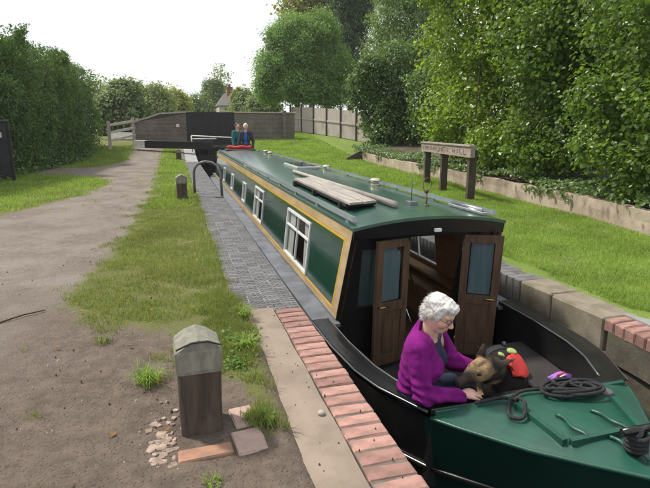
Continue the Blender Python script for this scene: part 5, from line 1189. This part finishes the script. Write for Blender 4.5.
# clipped hedge clumps on the left
def hedge(label, pts, w, h, n, L, seed, stem_h=.7):
    """pts: front-face line; an uneven upright mass of small leaves"""
    a, b_ = np.array(pts[0]), np.array(pts[1]); d = b_ - a; ln = np.linalg.norm(d); d /= ln; nv = np.array([-d[1], d[0]]); nv = nv if nv[0] < 0 else -nv   # into the hedge
    mid = (a + b_) / 2 + nv * w / 2; t = thing('hedge', label, 'hedge', (mid[0], mid[1], 0), 'tall clipped hedge clumps along the path')
    mb = MB(); rr = random.Random(seed)
    for k in range(int(ln * 1.6)): q = a + d * rr.uniform(.3, ln - .3) + nv * rr.uniform(.35, w * .7); mb.tube([(q[0], q[1], -.05), (q[0] + rr.uniform(-.1, .1), q[1] + rr.uniform(-.1, .1), h * .5), (q[0] + rr.uniform(-.2, .2), q[1], h * .85)], [.06, .045, .015], 6)
    mb.build('stems', 'trunk', t)
    # leaves over front, ends and top, clumped
    k = n // 9; u = rng.random(k); fc = rng.choice(4, k, p=[.62, .12, .12, .14]); z = h * rng.random(k) ** .85
    off = np.abs(rng.normal(size=k)) * .28
    s = np.where(fc == 0, u * ln, np.where(fc == 1, off, np.where(fc == 2, ln - off, u * ln))); dep = np.where(fc == 0, off, u * w)
    z = np.where(fc == 3, h - off, z)
    cr = .42 * smooth01(.55, 1, z / h) * w * .5; cr2 = .35 * smooth01(.2, 0, z / h)     # rounded shoulder, drawn-in foot
    dep = np.where(fc == 0, dep + cr + cr2, dep); 
    e = np.minimum(s, ln - s); dep = dep + .35 * smooth01(.6, 0, e) * (fc == 0)
    P = np.column_stack([a[0] + d[0] * s + nv[0] * dep, a[1] + d[1] * s + nv[1] * dep, z])
    P[:, :2] -= nv * (.22 * n3(P, 1.5, seed) + .12 * n3(P, 4, seed + 2))[:, None]; P[:, 2] += .22 * n3(P, 1.3, seed + 5) * (z > h * .6) + .14 * n3(P, 3.1, seed + 5) * (z > h * .6)
    N = np.where((fc == 3)[:, None], np.array([0, 0, 1.]), np.where((fc == 0)[:, None], np.array([-nv[0], -nv[1], .3]), np.array([d[0], d[1], .2]) * np.where(fc == 1, -1, 1)[:, None]))
    keep = rng.random(k) < np.clip(.25 + P[:, 2] / stem_h, 0, 1); P, N = P[keep], N[keep]
    PP_ = (P[:, None] + rng.normal(size=(len(P), 9, 3)) * .07).reshape(-1, 3); NN = np.repeat(N, 9, 0) + rng.normal(size=(len(PP_), 3)) * .6
    PP_[:, 2] = np.maximum(PP_[:, 2], .05)
    V, Fq, cn = leaves(PP_, NN, L * (.6 + .8 * rng.random(len(PP_))), .34); npmesh('crown', V, Fq, cn, 'leaf_hedge', t)
    core = SDF((mid[0] - 12, mid[1] - 12, -.5), (mid[0] - 11.9, mid[1] - 11.9, -.4), .05) if False else None
    ia, ib = a + nv * .55 + d * .5, b_ + nv * .55 - d * .5; ja, jb = ia + nv * (w - .9), ib + nv * (w - .9)
    MB().hexa([(ia[0], ia[1], stem_h), (ib[0], ib[1], stem_h), (jb[0], jb[1], stem_h), (ja[0], ja[1], stem_h), (ia[0] + nv[0] * .35, ia[1] + nv[1] * .35, h - .7), (ib[0] + nv[0] * .35, ib[1] + nv[1] * .35, h - .7), (jb[0], jb[1], h - .7), (ja[0], ja[1], h - .7)]).build('inner_growth', 'leaf_hedge', t)
hedge('nearest and largest clump of the tall dark clipped hedge at left', [(-5.9, 12.0), (-4.35, 19.6)], 2.6, 4.25, 80000, .06, 3)
hedge('middle clump of the tall clipped hedge between nearest and farthest clumps', [(-4.45, 19.4), (-3.98, 24.4)], 2.4, 4.5, 38000, .068, 5)
hedge('farthest clump of the clipped hedge next to the timber rail fence', [(-4.05, 24.2), (-3.75, 30.5)], 2.4, 4.55, 34000, .075, 8)
# far trees, left to right
def ftree(label, x, ytop, ybase, Y, wpx, n, leaf, seed, name='tree', L=.2, conic=False):
    wpx *= 1.3; c = A3(x, (ytop + ybase) / 2, Y); top = A3(x, ytop, Y)[2]; r = wpx / 2 * Y / 560; h_ = (top - .6)
    bl = []; rr = random.Random(seed)
    for k in range(7): q = rr.random(); rz_ = h_ * .24; ang = rr.random() * 6.28; ro = r * .55 * (1 - .6 * q); bl.append(((c[0] + ro * math.cos(ang), Y + ro * math.sin(ang), .6 + h_ * (.28 + .5 * q)), (r * (.62 - .2 * q), r * (.62 - .2 * q), rz_)))
    bl.append(((c[0], Y, .6 + h_ * .8), (r * .5, r * .5, h_ * .2)))
    return make_tree(name, label, 'tree', (c[0], Y, .5), bl, n, L, leaf, .4, r * .09, 10, r * .06, .26, .28, None, seed, nb=8, nscale=1.1)
ftree('bushy green tree just beyond the end of the clipped hedge', 126, 78, 120, 42, 46, 16000, 'leaf_far_dark', 11)
ftree('rounded mid green tree above the timber fence beyond the hedge', 152, 82, 118, 52, 52, 16000, 'leaf_far', 12)
ftree('yellowish olive tree behind the left brick parapet', 172, 88, 118, 58, 40, 14000, 'leaf_far_olive', 13)
ftree('low dark green tree between the olive tree and the house', 196, 92, 118, 66, 40, 7000, 'leaf_far_dark', 14)
ftree('dark green tree standing left of the white house', 212, 78, 116, 72, 30, 6000, 'leaf_far_dark', 15)
ftree('thin airy pale tree rising highest behind the house chimney', 222, 62, 110, 90, 34, 3000, 'leaf_far', 16, L=.3)
ftree('small shrubby tree right of the house above the brick wall', 262, 90, 116, 48, 44, 7000, 'leaf_far_dark', 17)
ftree('leafy shrub hiding the right half of the white house', 244, 88, 116, 52, 34, 9000, 'leaf_far', 27)
ftree('low green tree at far left beyond the hedge tops', 100, 76, 125, 60, 60, 8000, 'leaf_far', 18)
ftree('distant green tree filling the gap behind the lock bridge', 185, 95, 118, 85, 60, 6000, 'leaf_far', 19)
# round tree by the fence
Y = 41
make_tree('tree', 'dense rounded green tree overhanging the far end of the board fence', 'tree', A3(296, 128, 41), [blob(300, 45, Y, 2.6, 2.4, 2.3), blob(278, 70, Y, 1.9, 2, 1.7), blob(325, 65, Y, 2.1, 2, 1.9), blob(300, 85, Y - .8, 2.3, 2, 1.5), blob(270, 88, Y, 1.2, 1.3, 1.1), blob(332, 92, Y, 1.7, 1.6, 1.3), blob(318, 30, Y, 1.6, 1.6, 1.4), blob(286, 38, Y, 1.5, 1.5, 1.4)], 95000, .125, 'leaf_round', .36, .2, 12, .17, .3, .25, seed=21)
Y = 58
make_tree('tree', 'golden yellow-green tree showing behind the rounded tree', 'tree', (A3(310, 90, Y)[0], Y, .8), [blob(300, 8, Y, 2.4, 2.4, 2.6), blob(330, 0, Y, 2.8, 2.6, 3), blob(318, -25, Y, 3, 3, 3), blob(352, 5, Y, 2.4, 2.4, 3), blob(310, 45, Y, 3, 2.5, 3)], 20000, .28, 'leaf_gold', .38, .3, 10, .3, seed=22)
Y = 50
make_tree('conifer_tree', 'tall dark drooping conifer between golden tree and pale willow', 'tree', (A3(350, 100, Y)[0], Y, .8), [blob(350, 60, Y, 2.2, 2, 3), blob(345, 28, Y, 1.9, 1.8, 3), blob(358, 5, Y, 1.9, 1.8, 3), blob(345, -25, Y, 1.7, 1.6, 3), blob(360, -45, Y, 1.4, 1.4, 3)], 26000, .26, 'leaf_conifer', .22, .3, 12, .25, seed=23, droop=2.2)
Y = 38
make_tree('willow_tree', 'pale green feathery tree rising behind the dark ivy thicket', 'tree', (A3(405, 100, Y)[0], Y, .7), [blob(402, 18, Y, 2.3, 2, 2.2), blob(392, 45, Y, 1.9, 1.8, 1.9), blob(425, 25, Y, 2.2, 2, 2.4), blob(410, -15, Y, 2.5, 2.3, 2.4), blob(435, -20, Y, 2.4, 2.3, 2.6), blob(420, 60, Y, 2.2, 2, 1.8)], 42000, .2, 'leaf_willow', .2, .22, 12, .22, .3, .25, seed=24, droop=1.4)
# dark ivy-clad thicket
Y = 26
make_tree('ivy_thicket', 'dark ivy-clad thicket at the near end of the board fence', 'bush', (A3(390, 140, Y)[0], Y, .4), [blob(384, 120, Y, 1.2, 1.2, 1.35), blob(395, 135, 25, 1.5, 1.3, 1.2), blob(380, 85, Y, 1.5, 1.4, 1.4), blob(408, 105, 25.5, 1.6, 1.4, 1.8), blob(425, 75, Y, 1.5, 1.5, 1.8), blob(370, 90, Y, 1.1, 1.1, 1.2), blob(390, 110, 24.6, .7, .6, .6), blob(372, 68, 25, .7, .7, .6), blob(412, 88, 24.5, .7, .6, .7), blob(398, 65, Y, 1.4, 1.4, 1.2), blob(428, 130, 24, 1.4, 1.3, 1.3), blob(440, 100, 22, 1.6, 1.4, 2)], 52000, .115, 'leaf_ivy', .42, .16, 11, .14, .3, .2, seed=25, nb=14, zmin=.35)
def sprays(bl, n, seed, r0=.32, r1=.6):
    rr = random.Random(seed); out = list(bl)
    for k in range(n):
        c, r = bl[rr.randrange(len(bl))]; d = Vector((rr.gauss(-.7, .6), rr.gauss(-.5, .6), rr.gauss(.15, .7))).normalized(); q = rr.uniform(r0, r1)
        out.append(((c[0] + d.x * r[0] * 1.02, c[1] + d.y * r[1] * 1.02, c[2] + d.z * r[2] * 1.02), (q, q, q * .6)))
    return out
# hazel and shrubs over the retaining wall
make_tree('hazel_bush', 'bright large-leaved hazel bush overhanging the wall behind the sign', 'bush', (9.6, 15.2, .45), sprays([blob(470, 60, 15.0, 1.35, 1.3, 1.5), blob(462, 100, 15.2, 1.2, 1.2, 1.3), blob(490, 20, 14, 1.6, 1.4, 1.6), blob(500, 95, 13, 1.5, 1.2, 1.5), blob(470, 135, 15, 1.1, 1, .9), blob(510, 145, 12.3, 1.1, .9, .9), blob(480, -30, 14, 1.7, 1.5, 1.6), blob(530, 60, 12.6, 1.5, 1.2, 1.5), blob(535, 0, 12.6, 1.7, 1.4, 1.5)], 26, 61), 46000, .095, 'leaf_hazel', .42, .09, 7, .13, .5, .38, seed=31, nb=20, zmin=.5)
make_tree('hazel_bush', 'mid green leafy bush over the middle of the retaining wall right of the sign', 'bush', (9.3, 10.6, .45), sprays([blob(560, 90, 10.6, 1.3, 1.1, 1.3), blob(560, 150, 10.2, 1.0, .9, .7), blob(590, 40, 10, 1.4, 1.2, 1.4), blob(545, 35, 11, 1.2, 1.1, 1.2), blob(600, 110, 9.2, 1.2, 1, 1.1), blob(575, -20, 10, 1.5, 1.3, 1.3), blob(620, -10, 9, 1.4, 1.2, 1.4)], 26, 62), 36000, .085, 'leaf_hazel_dark', .42, .08, 7, .12, .5, .38, seed=32, nb=18, zmin=.5)
make_tree('hazel_bush', 'darker green bush at the right edge above the wall', 'bush', (9.2, 7.4, .45), sprays([blob(640, 70, 7.6, 1.1, 1, 1.2), blob(625, 130, 7.8, .8, .8, .8), blob(670, 110, 6.8, 1.1, 1, 1.2), blob(650, 10, 7.6, 1.2, 1.1, 1.2), blob(700, 50, 6.4, 1.2, 1.1, 1.3), blob(690, -20, 6.8, 1.3, 1.2, 1.2), blob(660, 165, 6.6, .6, .6, .45), blob(740, 120, 5.6, 1.1, 1, 1.2)], 26, 63), 32000, .075, 'leaf_hazel_dark', .42, .08, 7, .11, .5, .38, seed=33, nb=18, zmin=.5)
# ivy ground cover along the top of the wall
n = 16000; yy = rng.uniform(1, 25, n); dep = np.abs(rng.normal(size=n)) * .9 - .06; hang = (rng.random(n) < .12) * rng.random(n) * .22 * (n3(np.column_stack([yy, yy * 0, yy * 0]), 1.3) > .1)
xx = wall_x(yy) + .08 + dep; zz = zr(8, yy) + .40 + .10 * rng.random(n) + .16 * np.clip(n3(np.column_stack([xx, yy, 0 * xx]), 1.6), 0, 1) - hang; xx = np.where(hang > .02, wall_x(yy) - .03, xx)
N = rng.normal(size=(n, 3)) * .5 + np.array([-.5, -.2, 1])
V, Fq, cn = leaves(np.column_stack([xx, yy, zz]), N, .07 * (.6 + .8 * rng.random(n)), .45); o = npmesh('ivy_cover', V, Fq, cn, 'leaf_ivy'); o['kind'] = 'stuff'; tag(o, 'dark ivy ground cover along the top of the retaining wall', 'ivy')
# brambles at the hedge foot
n = 2600; s = rng.random(n); P = np.column_stack([-5.5 + 1.75 * s + rng.normal(size=n) * .18 + .1, 14 + 15.5 * s, np.abs(rng.normal(size=n)) * .22 + .04]); N = rng.normal(size=(n, 3)) * .6 + np.array([.5, -.2, 1])
V, Fq, cn = leaves(P, N, .1 * (.6 + .8 * rng.random(n)), .4); o = npmesh('undergrowth', V, Fq, cn, 'leaf_hedge'); o['kind'] = 'stuff'; tag(o, 'leafy undergrowth at the foot of the clipped hedge', 'undergrowth')

# grass blades
def blades(name, label, P, H, W, material, lean=.5):
    n = len(P); a = rng.random(n) * 6.283; sd = np.column_stack([np.cos(a), np.sin(a), 0 * a]); b2 = rng.random(n) * 6.283; ld = np.column_stack([np.cos(b2), np.sin(b2), 0 * a]) * (lean * rng.random(n))[:, None]
    H = H[:, None]; W = np.broadcast_to(W, (n,))[:, None]; up = np.array([0, 0, 1.])
    mid = P + (up * .6 + ld * .45) * H; tip = P + (up * .95 + ld * 1.25) * H
    V = np.stack([P - sd * W, P + sd * W, mid + sd * W * .7, mid - sd * W * .7, tip], 1).reshape(-1, 3); i = (np.arange(n) * 5)[:, None]
    Ff = np.concatenate([i, i + 1, i + 2, i + 3, i + 3, i + 2, i + 4], 1).ravel(); o = npmesh(name, V, Ff, np.tile([4, 3], n), material); o['kind'] = 'stuff'; return tag(o, label, 'grass')
def sample_left(n, x0, x1, y0, y1, p=1.6):
    y = y0 + (y1 - y0) * rng.random(n) ** p; x = x0 + (x1 - x0) * rng.random(n); P = np.column_stack([x, y]); g = grass_amount(P)
    q = np.column_stack([P, 0 * x]); g = g + .55 * n3(q, 3.1, 2) + .45 * n3(q, 9, 4) - .14; P = P[rng.random(n) < np.clip((g - .3) * 1.8, 0, 1)]
    return np.column_stack([P, zleft(P[:, 0], P[:, 1]) - .004]), None
P1, _ = sample_left(120000, -1.4, .5, 2.0, 13); P1b, _ = sample_left(26000, .12, .49, 2.0, 4.6, 1); P1 = np.concatenate([P1, P1b]); h1 = (.022 + .03 * rng.random(len(P1))) * (1 + .9 * np.clip(n3(P1, 4.5, 9), 0, 1) + 1.0 * smooth01(.22, .42, P1[:, 0]))
blades('verge_grass', 'short worn grass of the verge between path and lock edge', P1, h1, .0016 + .00016 * P1[:, 1], 'grass_verge', .9)
P2, _ = sample_left(90000, -7, .45, 10, 30, 1.1)
blades('path_side_grass', 'grass strips further along beside the towpath', P2, .04 + .05 * rng.random(len(P2)), .004 + .00022 * P2[:, 1], 'grass_lawn', .8)
def sample_right(n, y0, y1, p):
    y = y0 + (y1 - y0) * rng.random(n) ** p; x = 3.66 + (wall_x(y) - 3.66 + .02) * rng.random(n); x = np.where((y < 3.4) & (x < 3.86), 3.86 + .3 * rng.random(n), np.where((y < 4.6) & (x < 3.78), x + .14, np.where(x < 3.88, x + .2, x))); P = np.column_stack([x, y, 0 * x]); P = P[rng.random(n) < np.clip(.85 + .6 * n3(P, 1.3, 7) + .35 * n3(P, 5, 3), .1, 1)]
    P[:, 2] = zlawn(P[:, 0], P[:, 1]) - .004; return P
P3 = sample_right(150000, 2.2, 13, 1.3); blades('lawn_grass', 'bright short lawn grass between lock edge and retaining wall', P3, (.022 + .03 * rng.random(len(P3))) * (1 + .8 * np.clip(n3(P3, 3.3, 5), 0, 1)), .002 + .00018 * P3[:, 1], 'grass_lawn', .9)
P4 = sample_right(70000, 13, 40, 1.1); blades('far_lawn_grass', 'lawn grass toward the board fence', P4, .05 + .05 * rng.random(len(P4)), .006 + .0002 * P4[:, 1], 'grass_lawn', .8)
# weeds and tufts
def tuft(x, y, n, h_, label, m='grass_verge', w=.0022):
    P = np.column_stack([x + rng.normal(size=n) * .03, y + rng.normal(size=n) * .03, np.full(n, float(zleft(np.array(x), np.array(y))) - .004)])
    a = rng.random(n) * 6.283; ld = np.column_stack([np.cos(a), np.sin(a), 0 * a]) * (.25 + rng.random((n, 1)) * .9); sd = np.column_stack([-np.sin(a), np.cos(a), 0 * a]) * w; H = h_ * (.5 + .6 * rng.random((n, 1))); up = np.array([0, 0, 1.])
    m1 = P + (up * .55 + ld * .3) * H; m2 = P + (up * .85 + ld * .75) * H; tp = P + (up * .8 + ld * 1.25) * H
    V = np.stack([P - sd, P + sd, m1 + sd, m1 - sd, m2 + sd * .7, m2 - sd * .7, tp], 1).reshape(-1, 3); i = (np.arange(n) * 7)[:, None]
    Ff = np.concatenate([i, i + 1, i + 2, i + 3, i + 3, i + 2, i + 4, i + 5, i + 5, i + 4, i + 6], 1).ravel(); o = npmesh('grass_tuft', V, Ff, np.tile([4, 4, 3], n), m, None, False, (x, y, 0)); o['kind'] = 'stuff'; return tag(o, label, 'grass tuft')
p = at(148, 384, 0); tuft(p[0], p[1], 170, .12, 'spreading green grass tuft in bare earth left of near bollard', 'grass_lawn')
p = at(102, 343, 0); tuft(p[0], p[1], 60, .07, 'small thin grass tuft at far left of the bare earth', 'grass_verge')
p = at(216, 484, 0); tuft(p[0], p[1], 40, .05, 'tiny grass tuft at the bottom edge below the near bollard', 'grass_lawn')
p = at(250, 352, 0); tuft(p[0] - .03, p[1], 220, .12, 'thick grass tuft spilling onto the concrete slab behind near bollard', 'grass_lawn', .0028)
p = at(258, 318, 0); tuft(p[0] - .12, p[1], 160, .1, 'grass clump at the corner where pavers meet the concrete', 'grass_lawn', .0028)
def weed(px, py, n, sp, label, L=.04):
    p = at(px, py, 0); P = np.column_stack([p[0] + rng.normal(size=n) * sp, p[1] + rng.normal(size=n) * sp * 1.4, .02 + .05 * rng.random(n)]); N = rng.normal(size=(n, 3)) * .45 + np.array([0, 0, 1.])
    V, Fq, cn = leaves(P, N, L * (.5 + .8 * rng.random(n)), .48); o = npmesh('weed', V, Fq, cn, 'leaf_weed', None, False, (p[0], p[1], 0)); o['kind'] = 'stuff'; return tag(o, label, 'weed')
weed(268, 424, 26, .014, 'single small bright weed in soil right of the pale bricks', .028)
weed(240, 368, 90, .05, 'patch of broad clover leaves just behind the near bollard', .026)
weed(236, 342, 90, .06, 'patch of low broad leaves in the verge behind clover patch', .026)
weed(212, 262, 60, .06, 'low dandelion rosette in the middle of the verge', .03)
